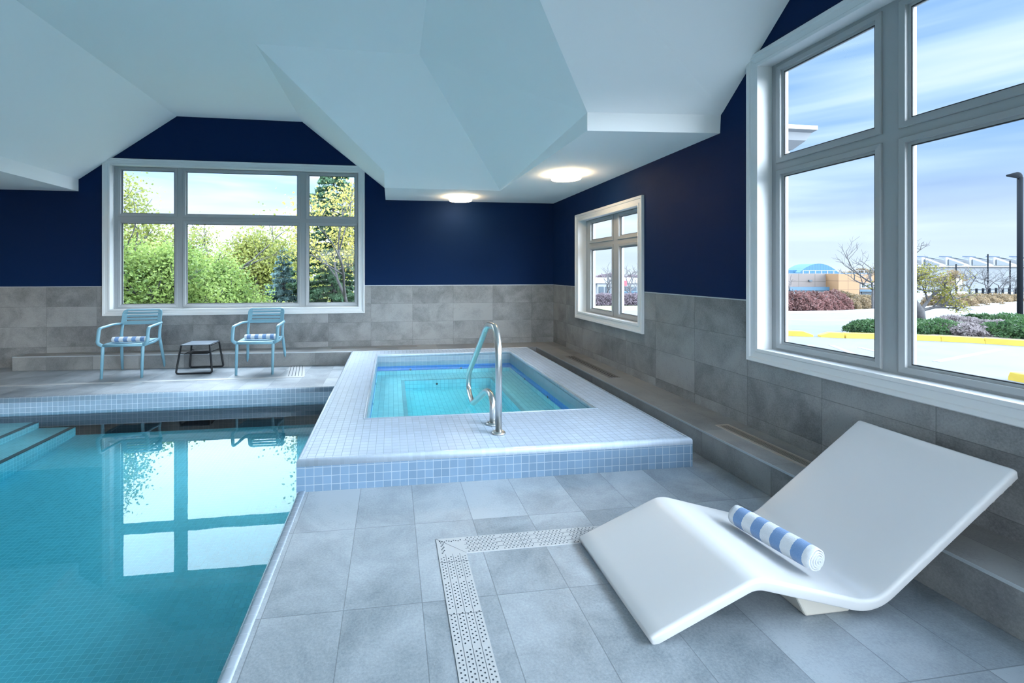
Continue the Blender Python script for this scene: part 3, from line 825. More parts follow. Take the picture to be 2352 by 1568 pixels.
bp.add([(x, -.285, z) for x, z in pr_] + [(x, .285, z) for x, z in pr_], [tuple(range(k_)), tuple(range(k_, 2 * k_))[::-1]] + [(i, i + k_, (i + 1) % k_ + k_, (i + 1) % k_) for i in range(k_)])
bp.build('base', 'chaise_base', ch, bevel=.008, fix=True)
for k in range(4):
    s = .035 + k * .055; t1 = Vector((.69, 0, .495)).normalized(); nn_ = Vector((-t1.z, 0, t1.x))
    p = Vector((2.625, 0, .555)) - t1 * s - nn_ * .048 - Vector((1.70, 0, 0))
    MB().tube([(p.x, -.315, p.z), (p.x, .315, p.z)], .016, 10).build('rib', 'chaise_base', ch)

# ------------------------------------------------------------------ perforated deck drain
dr = thing('deck_drain', 'L-shaped white perforated drain grating set in the floor in front of the lounger', 'drain', (.228, 2.37, 0))
def drain_run(x0, x1, y0, y1, along, nbands=4):
    mb = MB(); mb.box(x0, x1, y0, y1, -.004, .0030)
    L0, L1 = (y0, y1) if along == 'y' else (x0, x1); W0, W1 = (x0, x1) if along == 'y' else (y0, y1)
    bw = (W1 - W0) / nbands
    def put(l, w, r=.0037):
        c = (w, l) if along == 'y' else (l, w)
        v = [(c[0] + r * math.cos(R(a)), c[1] + r * math.sin(R(a)), .0036) for a in range(0, 360, 45)]
        mb.add(v, [tuple(range(8))], 1)
    for b in range(nbands):
        wc = W0 + bw * (b + .5)
        l = L0 + .014; i = 0
        while l < L1 - .01:
            if i % 9 not in (8,):
                put(l, wc - .0065); put(l + .0100, wc + .0065)
            l += .0205; i += 1
        if b:
            w = W0 + bw * b
            if along == 'y': mb.box(w - .0007, w + .0007, L0, L1, .003, .0035, 1)
            else: mb.box(L0, L1, w - .0007, w + .0007, .003, .0035, 1)
    l = L0 + .30
    while l < L1:
        if along == 'y': mb.box(W0, W1, l - .0007, l + .0007, .003, .0035, 1)
        else: mb.box(l - .0007, l + .0007, W0, W1, .003, .0035, 1)
        l += .335
    return mb
rel(drain_run(.228, .368, .2, 2.235, 'y').build('grating', ['grate', 'grate_hole']), dr)
rel(drain_run(.368, 2.24, 2.235, 2.370, 'x').build('grating', ['grate', 'grate_hole']), dr)
cn = MB().box(.228, .368, 2.235, 2.370, -.004, .003)
cn.add([(.2285, 2.369, .0035), (.231, 2.370, .0035), (.3675, 2.2365, .0035), (.3665, 2.2355, .0035)], [(0, 1, 2, 3)], 1)
for k in range(10):
    for (x, y) in ((.245 + .012 * k, 2.347 - (k % 3) * .004), (.249 + (k % 3) * .006, 2.247 + .0095 * k)):
        cn.add([(x + .0042 * math.cos(R(a)), y + .0042 * math.sin(R(a)), .0036) for a in range(0, 360, 45)], [tuple(range(8))], 1)
rel(cn.build('corner_piece', ['grate', 'grate_hole']), dr)
d2 = thing('deck_drain', 'narrow white slotted drain running along the deck in front of the armchairs', 'drain', (-1.35, 6.31, 0))
mb = MB().box(XL + .1, -1.16, 6.27, 6.34, -.004, .003); rel(mb.build('channel', 'grate'), d2)
mb = MB()
v0, v1 = Vector((-1.42, 6.34, 0)), Vector((-1.50, 7.03, 0))
mb.prism([(-1.40, 6.34), (-1.16, 6.34), (-1.28, 7.03), (-1.50, 7.03)], -.004, .003)
for k in range(5):
    a0 = -1.375 + k * .043; a1 = -1.478 + k * .040
    mb.prism([(a0, 6.35), (a0 + .008, 6.35), (a1 + .008, 7.02), (a1, 7.02)], .003, .0036, 1)
rel(mb.build('ribbed_grating', ['grate', 'grate_hole']), d2)

# ------------------------------------------------------------------ air registers in the ledge
def register(label, x0, x1, y0, y1, along, rim, nsl, frame='vent_metal', group='air registers set in the ledge'):
    t = thing('air_register', label, 'vent', ((x0 + x1) / 2, (y0 + y1) / 2, .2), group=group)
    z = .2
    MB_ = MB(); frame_b = [(x0, x1, y0, y0 + rim), (x0, x1, y1 - rim, y1), (x0, x0 + rim, y0 + rim, y1 - rim), (x1 - rim, x1, y0 + rim, y1 - rim)]
    for a, b, c, d_ in frame_b: MB_.box(a, b, c, d_, z - .002, z + .005)
    rel(MB_.build('frame', frame), t)
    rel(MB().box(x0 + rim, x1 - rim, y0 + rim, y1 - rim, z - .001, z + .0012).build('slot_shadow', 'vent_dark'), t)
    sl = MB()
    for k in range(nsl):
        if along == 'y':
            w = (x1 - x0 - 2 * rim) / nsl; a = x0 + rim + w * (k + .32); sl.box(a, a + w * .26, y0 + rim, y1 - rim, z, z + .004)
        else:
            w = (y1 - y0 - 2 * rim) / nsl; a = y0 + rim + w * (k + .32); sl.box(x0 + rim, x1 - rim, a, a + w * .45, z, z + .004)
    rel(sl.build('louvres', frame), t)
    return t
register('long champagne metal air register in the ledge just behind the white lounger', 2.505, 2.615, 2.05, 3.24, 'y', .018, 5)
M['vent_flush'] = mat('stone_grey_register', (.20, .195, .19), .5)
register('flush grey air register in the right ledge beside the hot tub', 2.435, 2.565, 4.85, 6.17, 'y', .012, 3, 'vent_flush')
register('flush air register in the back ledge behind the hot tub', -.93, .40, 7.28, 7.37, 'x', .012, 2, 'vent_flush')
register('flush air register in the back ledge behind the left armchair', -4.93, -3.0, 7.33, 7.41, 'x', .012, 2, 'vent_flush')

# ------------------------------------------------------------------ round ceiling lights
lt = thing('ceiling_light', 'x', 'ceiling light', (1.06, 7.02, S))
MB().lathe([(0, 0), (.15, 0), (.15, -.014), (0, -.014)], seg=48).build('mounting_plate', 'lamp_rim', lt)
MB().lathe([(.16, -.012), (.178, -.018), (.180, -.058), (.172, -.066), (.168, -.062)], seg=48).build('shade', 'lamp', lt)
MB().lathe([(.0, -.074), (.10, -.073), (.160, -.066), (.166, -.060), (.160, -.02), (.0, -.02)], seg=48).build('diffuser', 'lamp', lt)
MB().lathe([(.166, -.0585), (.1835, -.0585), (.1835, -.0625), (.166, -.0625)], seg=48).build('rim', 'lamp_rim', lt)
lt['group'] = 'round flush ceiling lights'
lt['label'] = 'lit round flush ceiling light nearest the back wall'
for loc, lab in (((2.06, 5.20, S), 'lit round flush ceiling light nearer the small right window'), ((-5.7, 5.6, ZS), 'lit round flush ceiling light over the far left of the pool'), ((-5.7, 2.6, ZS), 'lit round flush ceiling light over the near left of the pool'), ((2.15, -2.2, S), 'lit round flush ceiling light behind the viewer, by the right wall'), ((-5.7, -.4, ZS), 'lit round flush ceiling light behind the viewer, on the left')):
    c = copy_tree(lt); c.location = loc; c['label'] = lab
# ------------------------------------------------------------------ outside
def cloud_mesh(name, C, size, material, parent=None, up=0., squash=1., rnd=None, jit=.5, stretch=1.3):
    """many small folded leaves, one mesh; C = leaf centres (n,3)"""
    C = np.asarray(C, float); k = len(C); g_ = rng
    a = g_.normal(size=(k, 3)); a /= np.linalg.norm(a, axis=1)[:, None]
    if up: a[:, 2] *= (1 - up); a /= np.linalg.norm(a, axis=1)[:, None]
    b = g_.normal(size=(k, 3)); b -= a * (a * b).sum(1)[:, None]; b /= np.linalg.norm(b, axis=1)[:, None]
    c = np.cross(a, b); s = size * (1 - jit / 2 + jit * g_.random(k))[:, None]
    p0 = C - a * s * .5 * stretch; p1 = C + b * s * .42 + c * s * .12; p2 = C + a * s * .5 * stretch; p3 = C - b * s * .42 + c * s * .12
    V = np.stack([p0, p1, p2, p3], 1).reshape(-1, 3)
    me = bpy.data.meshes.new(name); me.vertices.add(4 * k); me.vertices.foreach_set('co', V.ravel())
    me.loops.add(4 * k); me.loops.foreach_set('vertex_index', np.arange(4 * k, dtype=np.int32))
    me.polygons.add(k); me.polygons.foreach_set('loop_start', np.arange(0, 4 * k, 4, dtype=np.int32))
    me.update(calc_edges=True); me.validate()
    return link(name, me, material, parent)

def branchy(base, direction, length, radius, depth, spread=.55, shrink=.68, kids=3, mb=None, tips=None, droop=0., rr=None):
    rr = rr or random; d = Vector(direction).normalized(); p = Vector(base)
    pts = [p.copy()]; segs = 4
    for i in range(segs):
        d = (d + Vector((rr.uniform(-1, 1), rr.uniform(-1, 1), rr.uniform(-.6, .9) - droop)) * .16).normalized()
        p = p + d * (length / segs); pts.append(p.copy())
    mb.tube(pts, [radius * (1 - .38 * i / segs) for i in range(segs + 1)], 6 if depth > 1 else 4, cap=False)
    if depth <= 0: tips.extend(pts[1:]); return
    if depth == 1: tips.extend(pts[2:])
    for k in range(kids + (1 if depth > 2 else 0)):
        t = rr.choice(pts[2:]) if k else pts[-1]
        ax = Vector((rr.uniform(-1, 1), rr.uniform(-1, 1), rr.uniform(-.35, .8)))
        nd = (d * (1 - spread) + ax.normalized() * spread).normalized()
        branchy(t, nd, length * shrink * rr.uniform(.75, 1.15), radius * .56, depth - 1, spread, shrink, kids, mb, tips, droop, rr)

def leafy_tree(name, label, base, height, lean, leafmat_, n_leaves, leaf, seed, depth=4, kids=3, spread=.6, len0=None, clump=.28, r0=.09, group=None, sparse=0., droop=0., cat='tree'):
    rr = random.Random(seed); t = thing(name, label, cat, base, group=group)
    mb = MB(); tips = []
    branchy((0, 0, 0), (lean[0], lean[1], 1), len0 or height * .40, r0, depth, spread, .70, kids, mb, tips, droop, rr)
    sc = 1.
    mb.build('branches', 'bark', t)
    T = np.array([tuple(p) for p in tips])
    idx = rng.integers(0, len(T), n_leaves)
    if sparse: keep = rng.random(len(T)) > sparse; T = T[keep]; idx = rng.integers(0, len(T), n_leaves)
    C = T[idx] + rng.normal(size=(n_leaves, 3)) * clump * np.array([1, 1, .8])
    cloud_mesh('leaves', C, leaf, leafmat_, t, up=.3)
    return t, T

def ground_z(x, y):
    D_ = x * math.sin(TH) + y * math.cos(TH)
    return -.2 if D_ < 13 else max(-.2 - .047 * (D_ - 13), -2.41)
def terrain(name, x0, x1, y0, y1, nx, ny, fz, material):
    mb = MB(); xs = np.linspace(x0, x1, nx + 1); ys = np.linspace(y0, y1, ny + 1)
    vs = [(x, y, fz(x, y)) for y in ys for x in xs]; W_ = nx + 1
    mb.add(vs, [(j * W_ + i, j * W_ + i + 1, (j + 1) * W_ + i + 1, (j + 1) * W_ + i) for j in range(ny) for i in range(nx)], 0, True)
    return struct(mb.build(name, material))
terrain('car_park', XR + .25, 220, -60, 160, 110, 110, ground_z, 'asphalt')
def lawn_z(x, y): return -1.4 - .02 * (y - 8) + .25 * math.sin(x * .4) * math.cos(y * .3)
terrain('garden_ground', -60, XR + .25, YB + .22, 90, 40, 40, lawn_z, 'lawn')
terrain('outer_ground', -80, XR + .25, -60, YB + .22, 20, 20, lambda x, y: -1.6, 'lawn')

def frm(u, v, D_):
    """a point of the car park seen past the window: bearing u, height line v, forward distance D (metres)"""
    rx, fx = math.cos(TH), math.sin(TH)
    lx = (u - 1048) / 1045.33 * D_
    return Vector((lx * rx + D_ * fx, -lx * fx + D_ * rx, 1.4 + (624 - v) / 1045.33 * D_))
def gp(u, D_): p = frm(u, 624, D_); return Vector((p.x, p.y, ground_z(p.x, p.y)))

# grass strips, kerbs and painted lines (lie on the ground, follow its slope)
def strip(name, pts, width, h, material, label, cat, group=None, kind=None, bevel=0.):
    mb = MB(); q = []
    for i, p in enumerate(pts):
        t = (pts[min(i + 1, len(pts) - 1)] - pts[max(i - 1, 0)]); t.z = 0; t.normalize(); s = Vector((-t.y, t.x, 0)) * width / 2
        q.append((p + s, p - s))
    vs = []
    for a, b in q: vs += [a + Vector((0, 0, h)), b + Vector((0, 0, h)), b - Vector((0, 0, .05)), a - Vector((0, 0, .05))]
    fs = [(i * 4 + j, i * 4 + (j + 1) % 4, (i + 1) * 4 + (j + 1) % 4, (i + 1) * 4 + j) for i in range(len(pts) - 1) for j in range(4)] + [(0, 1, 2, 3), tuple(range(len(vs) - 4, len(vs)))[::-1]]
    mb.add(vs, fs); o = mb.build(name, material, bevel=bevel, fix=True)
    return tag(o, label, cat, group, kind)
def seg(p, q, k): return [p.lerp(q, i / k) for i in range(k + 1)]
def gseg(u0, D0, u1, D1, k=6):
    a, b = gp(u0, D0), gp(u1, D1); out = seg(a, b, k)
    for p in out: p.z = ground_z(p.x, p.y)
    return out
def kerb(u0, D0, u1, D1, label, t0=.02, t1=.02):
    a, b = gp(u0, D0), gp(u1, D1); d_ = (b - a).normalized(); pts = [a, a + d_ * t0, b - d_ * t1, b]
    mb = MB(); s = Vector((-d_.y, d_.x, 0)); sec = []
    for i, p in enumerate(pts):
        h = .05 if i in (0, 3) else .125
        for w, z in ((.10, 0), (.085, h), (-.085, h), (-.10, 0)): sec.append(p + s * w + Vector((0, 0, z - (0 if z else .03))))
    fs = [(i * 4 + j, i * 4 + (j + 1) % 4, (i + 1) * 4 + (j + 1) % 4, (i + 1) * 4 + j) for i in range(3) for j in range(4)] + [(0, 1, 2, 3), (15, 14, 13, 12)]
    mb.add(sec, fs); return tag(mb.build('kerb_stone', 'yellow_paint', bevel=.012, fix=True), label, 'kerb', 'yellow painted kerb stones')
kerb(1740, 11.7, 1866, 11.25, 'yellow painted kerb stone left of the gap, seen through the left pane', .02, .2)
kerb(1881, 11.2, 1936, 11.05, 'yellow painted kerb stone just right of the gap', .2)
kerb(1937, 11.05, 2040, 10.85, 'yellow painted kerb stone in front of the dark green juniper tip')
kerb(2041, 10.85, 2156, 10.55, 'yellow painted kerb stone in front of the small twisted tree')
kerb(2157, 10.55, 2258, 10.2, 'yellow painted kerb stone in front of the middle of the juniper bed')
kerb(2259, 10.2, 2370, 9.75, 'yellow painted kerb stone in front of the lamp post')
kerb(2371, 9.75, 2500, 9.3, 'yellow painted kerb stone beyond the right edge of the big window')
kerb(2328, 6.75, 2420, 6.3, 'rough yellow kerb end close to the window, bottom right corner')
# planting bed
bed = [gp(1968, 11.2), gp(2040, 10.95), gp(2156, 10.65), gp(2258, 10.3), gp(2500, 9.4), gp(2520, 12.4), gp(2340, 13.), gp(2150, 13.2), gp(1985, 12.6)]
mb = MB().prism([(p.x, p.y) for p in bed], -.22, -.13); tag(mb.build('planting_bed', 'soil'), 'dark mulch planting bed behind the yellow kerb', 'flower bed', kind='stuff')
def shrub(name, label, c, rad, material, n_, leaf, group, cat='shrub', up=0., twigs=None):
    t = thing(name, label, cat, c, group=group)
    k = n_; a = rng.normal(size=(k, 3)); a /= np.linalg.norm(a, axis=1)[:, None]; a[:, 2] = np.abs(a[:, 2])
    lump = np.array([1 + .22 * noise.noise(Vector((x * 2.2 + c[0], y * 2.2 + c[1], z * 2.2))) for x, y, z in a])
    C = a * (rng.random(k)[:, None] ** .33) * lump[:, None] * np.array(rad)
    cloud_mesh('foliage', C, leaf, material, t, up=up, stretch=1.8)
    mb = MB()
    for i in range(7):
        aa = random.uniform(0, 6.28); mb.tube([(0, 0, -.05), (math.cos(aa) * rad[0] * .4, math.sin(aa) * rad[1] * .4, rad[2] * .45), (math.cos(aa) * rad[0] * .75, math.sin(aa) * rad[1] * .75, rad[2] * .8)], [.02, .012, .005], 5)
    mb.build('stems', 'bark', t)
    return t
js = [(1998, 11.7, .62, .30, 'juniper', 'low dark green juniper at the left tip of the planting bed'),
      (2085, 11.7, .75, .33, 'juniper', 'dark green juniper at the foot of the small twisted tree'),
      (2150, 11.6, .8, .35, 'juniper', 'dark green juniper just right of the twisted tree trunk'),
      (2195, 11.9, .6, .42, 'heather', 'dry silvery bush between two dark green junipers'),
      (2215, 11.2, .6, .28, 'heather', 'low silvery twiggy bush close behind the kerb'),
      (2245, 12.2, .55, .42, 'juniper', 'taller dark green juniper behind the silvery bushes'),
      (2275, 11.3, .6, .36, 'heather', 'grey twiggy bush left of the lamp post junipers'),
      (2300, 11.9, .8, .45, 'juniper', 'broad green juniper left of the lamp post'),
      (2345, 10.8, .8, .40, 'juniper', 'broad green juniper in front of the lamp post'),
      (2345, 12.1, .7, .40, 'juniper', 'green juniper around the foot of the lamp post'),
      (2420, 10.6, .9, .42, 'juniper', 'green juniper beyond the right edge of the big window')]
for u, D_, r_, h_, m_, lab in js:
    p = gp(u, D_); shrub('juniper_bush' if m_ == 'juniper' else 'twiggy_bush', lab, (p.x, p.y, -.14), (r_, r_ * .8, h_), m_, 5200, .042, 'bushes in the planting bed behind the kerb', up=-.2)
# twisted small tree in the bed
M['leaf_mustard'] = leafmat('mustard_leaves', (.05, .06, .008), (.17, .15, .025))
p = gp(2118, 12.9); rr = random.Random(5)
tw = thing('small_tree', 'small twisted tree with bare upper twigs and yellow-green leaves low down', 'tree', (p.x, p.y, -.16))
mb = MB(); tips = []
rd, fd_ = Vector((math.cos(TH), -math.sin(TH), 0)), Vector((math.sin(TH), math.cos(TH), 0))
fk = [Vector((0, 0, 0)), rd * -.04 + Vector((0, 0, .45)), rd * -.22 + Vector((0, 0, .72))]
mb.tube(fk, [.10, .085, .07], 10)
for k, (dx, dz, L_) in enumerate(((-.6, .65, .55), (-.15, 1, .75), (.45, .9, .68), (.95, .35, .55), (.25, .9, .8), (-.4, 1., .65))):
    st_ = fk[2] if k < 2 or k > 3 else fk[1]
    branchy(st_, rd * dx + Vector((0, 0, dz)) + fd_ * rr.uniform(-.4, .4), L_, .045, 4, .58, .66, 3, mb, tips, .05, rr)
mb.build('branches', 'bark', tw)
T = np.array([tuple(q) for q in tips]); lo = T[(T[:, 2] < 1.75) & (T[:, 2] > .5)]
C = lo[rng.integers(0, len(lo), 3000)] + rng.normal(size=(3000, 3)) * .07
cloud_mesh('leaves', C, .042, 'leaf_mustard', tw, up=.5)
# lamp post
p = gp(2343, 14.0)
lp = thing('street_lamp', 'tall dark lamp post with a flat head, right edge of the big window', 'street lamp', (p.x, p.y, p.z))
MB().tube([(0, 0, 0), (0, 0, 4.55)], .066, 14).build('pole', 'dark_post', lp)
mb = MB().tube([(0, 0, 4.5), tuple(rd * -.02 + Vector((0, 0, 4.62))), tuple(rd * -.42 + Vector((0, 0, 4.60)))], [.05, .075, .02], 12, flat=(.5, 1.4), bend=.05); mb.build('lamp_head', 'dark_post', lp)
MB().lathe([(.12, 0), (.12, .03), (.07, .05)], seg=20).build('base_plate', 'dark_post', lp)

# painted parking lines and road marks
for k, (a, b, lab) in enumerate((((1860, 9.9), (1905, 8.6), 'faded white parking line nearest the left pane'), ((1910, 9.9), (1985, 8.4), 'faded white parking line in the middle of the left pane'), ((1975, 9.6), (2060, 8.6), 'faded white parking line at the lower right of the left pane'), ((2150, 8.1), (2300, 9.4), 'faded white parking line in the right pane'))):
    strip('parking_line', gseg(*a, *b), .10, .006, 'line_paint', lab, 'road marking', 'faded parking lines')
strip('road_edge_line', gseg(1780, 17., 2400, 15.0, 10), .13, .008, 'line_paint', 'long pale line along the near edge of the road', 'road marking')
rp = [gp(2095, 15.8), gp(2180, 17), gp(2240, 19), gp(2290, 21.5), gp(2330, 24), gp(2380, 26)]
strip('road_centre_line', rp, .15, .008, 'line_paint', 'curved pale line sweeping across the road in the right pane', 'road marking')
kp = [gp(1780, 22), gp(1850, 22.2), gp(1930, 23), gp(2000, 25), gp(2050, 27.5), gp(2100, 30), gp(2180, 33), gp(2250, 38), gp(2340, 47), gp(2460, 55)]
strip('road_kerb', kp, .45, .10, 'kerb_concrete', 'pale concrete kerb curving along the far side of the road', 'kerb')
# russet hedge, clump by clump
for k, (u, D_, h_, m_) in enumerate(((1812, 24.5, 1.05, 'red_hedge'), (1838, 24.5, 1.0, 'red_hedge'), (1862, 25, 1.1, 'red_hedge'), (1885, 25.5, 1.05, 'red_hedge'), (1908, 26, 1.15, 'red_hedge'), (1932, 26.5, 1.1, 'brown_hedge'), (1955, 27, .95, 'brown_hedge'), (1978, 28, .9, 'brown_hedge'), (2000, 29, .9, 'brown_hedge'), (2022, 30, .85, 'brown_hedge'))):
    p = gp(u, D_)
    names_ = ('leftmost', 'second from the left', 'third from the left', 'fourth from the left', 'fifth from the left, before the orange wall', 'sixth from the left', 'seventh from the left', 'eighth from the left', 'ninth from the left', 'rightmost')
    shrub('hedge_bush', ('russet' if m_ == 'red_hedge' else 'brown') + ' bush of the hedge across the road, ' + names_[k], (p.x, p.y, p.z), (1.0, 1.0, h_), m_, 5200, .08, 'bushes of the hedge across the road')
for k, (u, D_) in enumerate(((2165, 34), (2195, 36), (2225, 39), (2255, 42), (2285, 46), (2315, 50))):
    p = gp(u, D_); lab = ('nearest the twisted tree', 'second along from the twisted tree', 'third along from the twisted tree', 'third from the lamp post', 'second from the lamp post', 'nearest the lamp post')[k]
    shrub('low_bush', 'low brown bush by the black fence, ' + lab, (p.x, p.y, p.z), (1.35, 1.2, .95), 'brown_hedge', 2600, .10, 'low brown bushes along the far kerb')

# building left: beige hall with blue arched roof
def obox(mb, u0, u1, D_, z0, z1, depth, mi=0, vfront=None):
    """box whose front runs from bearing u0 to u1 at distance D, going depth metres back"""
    a, b = frm(u0, 624, D_), frm(u1, 624, D_); bk = fd_ * depth
    q = [a, b, b + bk, a + bk]
    mb.add([(p.x, p.y, z) for z in (z0, z1) for p in q], [(0, 3, 2, 1), (4, 5, 6, 7), (0, 1, 5, 4), (1, 2, 6, 5), (2, 3, 7, 6), (3, 0, 4, 7)], mi)
def panelled(name, c, lines, gx, gz, gw=.06):
    """flat colour with panel joints on a metre grid along the forward-facing wall"""
    def f(n, b):
        p = n.sep(n.node('ShaderNodeTexCoord').outputs['Object'])
        along = n.math('ADD', n.math('MULTIPLY', p[0], math.cos(TH)), n.math('MULTIPLY', p[1], -math.sin(TH)))
        m_ = None
        for q, s in ((along, gx), (p[2], gz)):
            fr = n.math('MULTIPLY', n.math('FRACT', n.math('DIVIDE', n.math('ADD', q, 200.), s)), s)
            l = n.math('LESS_THAN', fr, gw); m_ = l if m_ is None else n.math('MAXIMUM', m_, l)
        n.put(b.inputs['Base Color'], n.mix(m_, c, lines))
    return mat(name, rough=.8, build=f)
M['beige_panel'] = panelled('beige_wall_panels', (.085, .071, .067), (.05, .042, .04), 2.15, 1.45, .08)
M['orange_panel'] = panelled('orange_wall_panels', (.155, .088, .042), (.09, .05, .025), 1.7, 1.1, .07)
M['glazing'] = panelled('pale_shopfront_glazing', (.13, .155, .175), (.08, .1, .115), 1.2, 9., .08)
M['blue_metal'] = panelled('blue_ribbed_roof_metal', (.012, .065, .125), (.008, .045, .09), .38, 99., .08)
M['blue_trim'] = mat('blue_fascia', (.02, .06, .10), .6)
M['white_wall'] = panelled('white_grey_cladding', (.085, .095, .105), (.068, .076, .084), 5.5, 1.3, .12)
M['white_roof'] = mat('white_roof_edge', (.155, .168, .185), .6)
M['solar'] = mat('dark_solar_panel', (.06, .09, .14), .25)
M['dark_glass'] = mat('dark_window_glass', (.03, .045, .06), .2)
M['red_sign'] = mat('red_sign', (.55, .03, .05), .5)
M['sign_white'] = mat('white_sign', (.19, .195, .20), .5)
b1 = thing('building', 'low beige and orange hall with a blue arched roof, seen through the left pane', 'building', tuple(gp(1870, 60)))
def bpart(name, fn, material):
    mb = MB(); fn(mb); return rel(mb.build(name, material, fix=True), b1)
bpart('beige_wall', lambda m: obox(m, 1780, 1926, 60, -2.6, 1.16, 4), 'beige_panel')
bpart('blue_canopy', lambda m: obox(m, 1815, 1926, 59.4, -1.05, -.58, 1.), 'blue_trim')
bpart('shopfront', lambda m: obox(m, 1816, 1926, 59.8, -2.6, -1.05, .5), 'glazing')
bpart('orange_wall', lambda m: obox(m, 1926, 1974, 58, -2.7, 1.14, 4), 'orange_panel')
bpart('orange_wall', lambda m: obox(m, 1974, 2100, 61, -1.2, 1.14, 3), 'orange_panel')
bpart('entrance', lambda m: obox(m, 1976, 2060, 60.2, -2.9, -1.15, 3), 'white_roof')
bpart('entrance_window', lambda m: (obox(m, 1980, 2004, 60.1, -1.75, -1.2, .2)), 'dark_glass')
bpart('entrance_canopy', lambda m: obox(m, 1975, 2040, 59.6, -1.2, -.95, 1.5), 'blue_trim')
bpart('fascia_sign', lambda m: obox(m, 1977, 2016, 59.3, -.75, -.05, .3), 'sign_white')
bpart('sign_emblem', lambda m: (obox(m, 1982, 1987, 59.2, -.62, -.15, .1), obox(m, 1994, 2010, 59.2, -.5, -.3, .1)), 'dark_glass')
bpart('wall_lamp', lambda m: obox(m, 1859, 1866, 59.8, .12, .35, .3), 'dark_glass')
def arch(m):
    k = 20; D0, D1 = 64, 67; vs = []
    for D_ in (D0, D1):
        for i in range(k + 1):
            f = i / k; u = 1836 + (1926 - 1836) * f; p = frm(u, 624, D0) + fd_ * (D_ - D0)
            vs.append((p.x, p.y, 1.3 + 1.25 * (1 - (2 * f - 1) ** 2)))
        for u in (1926, 1836): p = frm(u, 624, D0) + fd_ * (D_ - D0); vs.append((p.x, p.y, .9))
    q = k + 3
    m.add(vs, [tuple(range(q)), tuple(range(q, 2 * q))[::-1]] + [(i, i + q, (i + 1) % q + q, (i + 1) % q) for i in range(q)])
bpart('arched_roof', arch, 'blue_metal')
bpart('blue_parapet', lambda m: (obox(m, 1812, 1836, 65, .9, 1.65, 6), obox(m, 1812, 2000, 63, 1.1, 1.25, .3)), 'blue_metal')
bpart('roof_rail', lambda m: [obox(m, 1845 + 14 * i, 1846 + 14 * i, 62, 1.1, 1.62, .1) for i in range(11)] + [obox(m, 1845, 1990, 62, 1.56, 1.62, .1)], 'white_roof')

# building right: long hall with sawtooth roof
b2 = thing('building', 'long pale hall with a sawtooth roof and solar panels, seen through the right pane', 'building', tuple(gp(2250, 95)))
def b2part(name, fn, material, parent=None):
    mb = MB(); fn(mb); o = mb.build(name, material, fix=True)
    if parent is None: return rel(o, b2)
    o.parent = parent; return o
b2part('wall', lambda m: obox(m, 2080, 2480, 95, -2.8, 2.45, 2), 'white_wall')
b2part('eaves', lambda m: obox(m, 2080, 2480, 94.5, 2.4, 2.62, 2.5), 'white_roof')
for k in range(7):
    u0 = 2042 + k * 55; z0, z1 = 2.6, 4.45
    def tooth(m, d0=94.6, d1=97.5, u0=u0):
        # gable: tall at the left, sloping down to the right
        tri = [(u0 + 20, z0), (u0 + 20, z1), (u0 + 25, z1), (u0 + 79, z0 + .12), (u0 + 79, z0)]
        vs = []
        for dd_ in (0, d1 - d0):
            for u, z in tri: p = frm(u, 624, d0) + fd_ * dd_; vs.append((p.x, p.y, z))
        m.add(vs, [(0, 1, 2, 3, 4), (9, 8, 7, 6, 5)] + [(i, i + 5, (i + 1) % 5 + 5, (i + 1) % 5) for i in range(5)])
    tooth_o = b2part('roof_tooth', tooth, 'white_roof')
    def win(m, u0=u0):
        vs = [];
        for dd_ in (0, .1):
            for u, z in ((u0 + 27, z0 + .12), (u0 + 27, z1 - .45), (u0 + 62, z0 + .32), (u0 + 62, z0 + .12)): p = frm(u, 624, 94.4) + fd_ * dd_; vs.append((p.x, p.y, z))
        m.add(vs, [(0, 1, 2, 3), (7, 6, 5, 4)] + [(i, i + 4, (i + 1) % 4 + 4, (i + 1) % 4) for i in range(4)])
    b2part('gable_window', win, 'dark_glass', tooth_o)
    def sol(m, u0=u0):
        a = frm(u0 + 34, 624, 94.4); b = frm(u0 + 72, 624, 94.4); up_ = 4.3
        vs = [(a.x, a.y, up_ + .28), (b.x, b.y, up_ - .35)]; a2, b2_ = a + fd_ * 2.5, b + fd_ * 2.5
        vs += [(b2_.x, b2_.y, up_ - .0), (a2.x, a2.y, up_ + .45)]; vs += [(x, y, z - .15) for x, y, z in vs]
        m.add(vs, [(0, 1, 2, 3), (7, 6, 5, 4), (0, 4, 5, 1), (1, 5, 6, 2), (2, 6, 7, 3), (3, 7, 4, 0)])
    b2part('solar_panel', sol, 'solar', tooth_o)

# fence with black posts
fn = thing('fence', 'black post and rail fence before the sawtooth-roofed hall', 'fence', tuple(gp(2290, 66)))
for k in range(10):
    a = gp(2228 + k * 15, 62 + k * .8); mb = MB(); mb.box(a.x - .09, a.x + .09, a.y - .09, a.y + .09, a.z, a.z + 1.5); rel(mb.build('post', 'dark_post'), fn)
mb = MB(); a, b = gp(2228, 62), gp(2228 + 135, 62 + 7.2)
for h in (.45, .9, 1.35): mb.tube([a + Vector((0, 0, h)), b + Vector((0, 0, h))], .035, 6)
rel(mb.build('rails', 'dark_post'), fn)
for u, D_, h_, lab in ((2196, 70, 5., 'thin dark pole left of the bare trees'), (2269, 72, 6.6, 'thin dark lamp pole between the bare trees'), (2320, 72, 5.6, 'thin dark pole just left of the lamp post')):
    p = gp(u, D_); mb = MB().tube([(0, 0, 0), (0, 0, h_)], .09, 8); o = mb.build('pole', 'dark_post', loc=tuple(p)); tag(o, lab, 'pole', 'thin poles by the fence')
p = gp(2202, 45); sg = thing('traffic_sign', 'small white sign on a thin post beside the road', 'sign', tuple(p))
MB().tube([(0, 0, 0), (0, 0, 2.3)], .035, 8).build('post', 'vent_metal', sg)
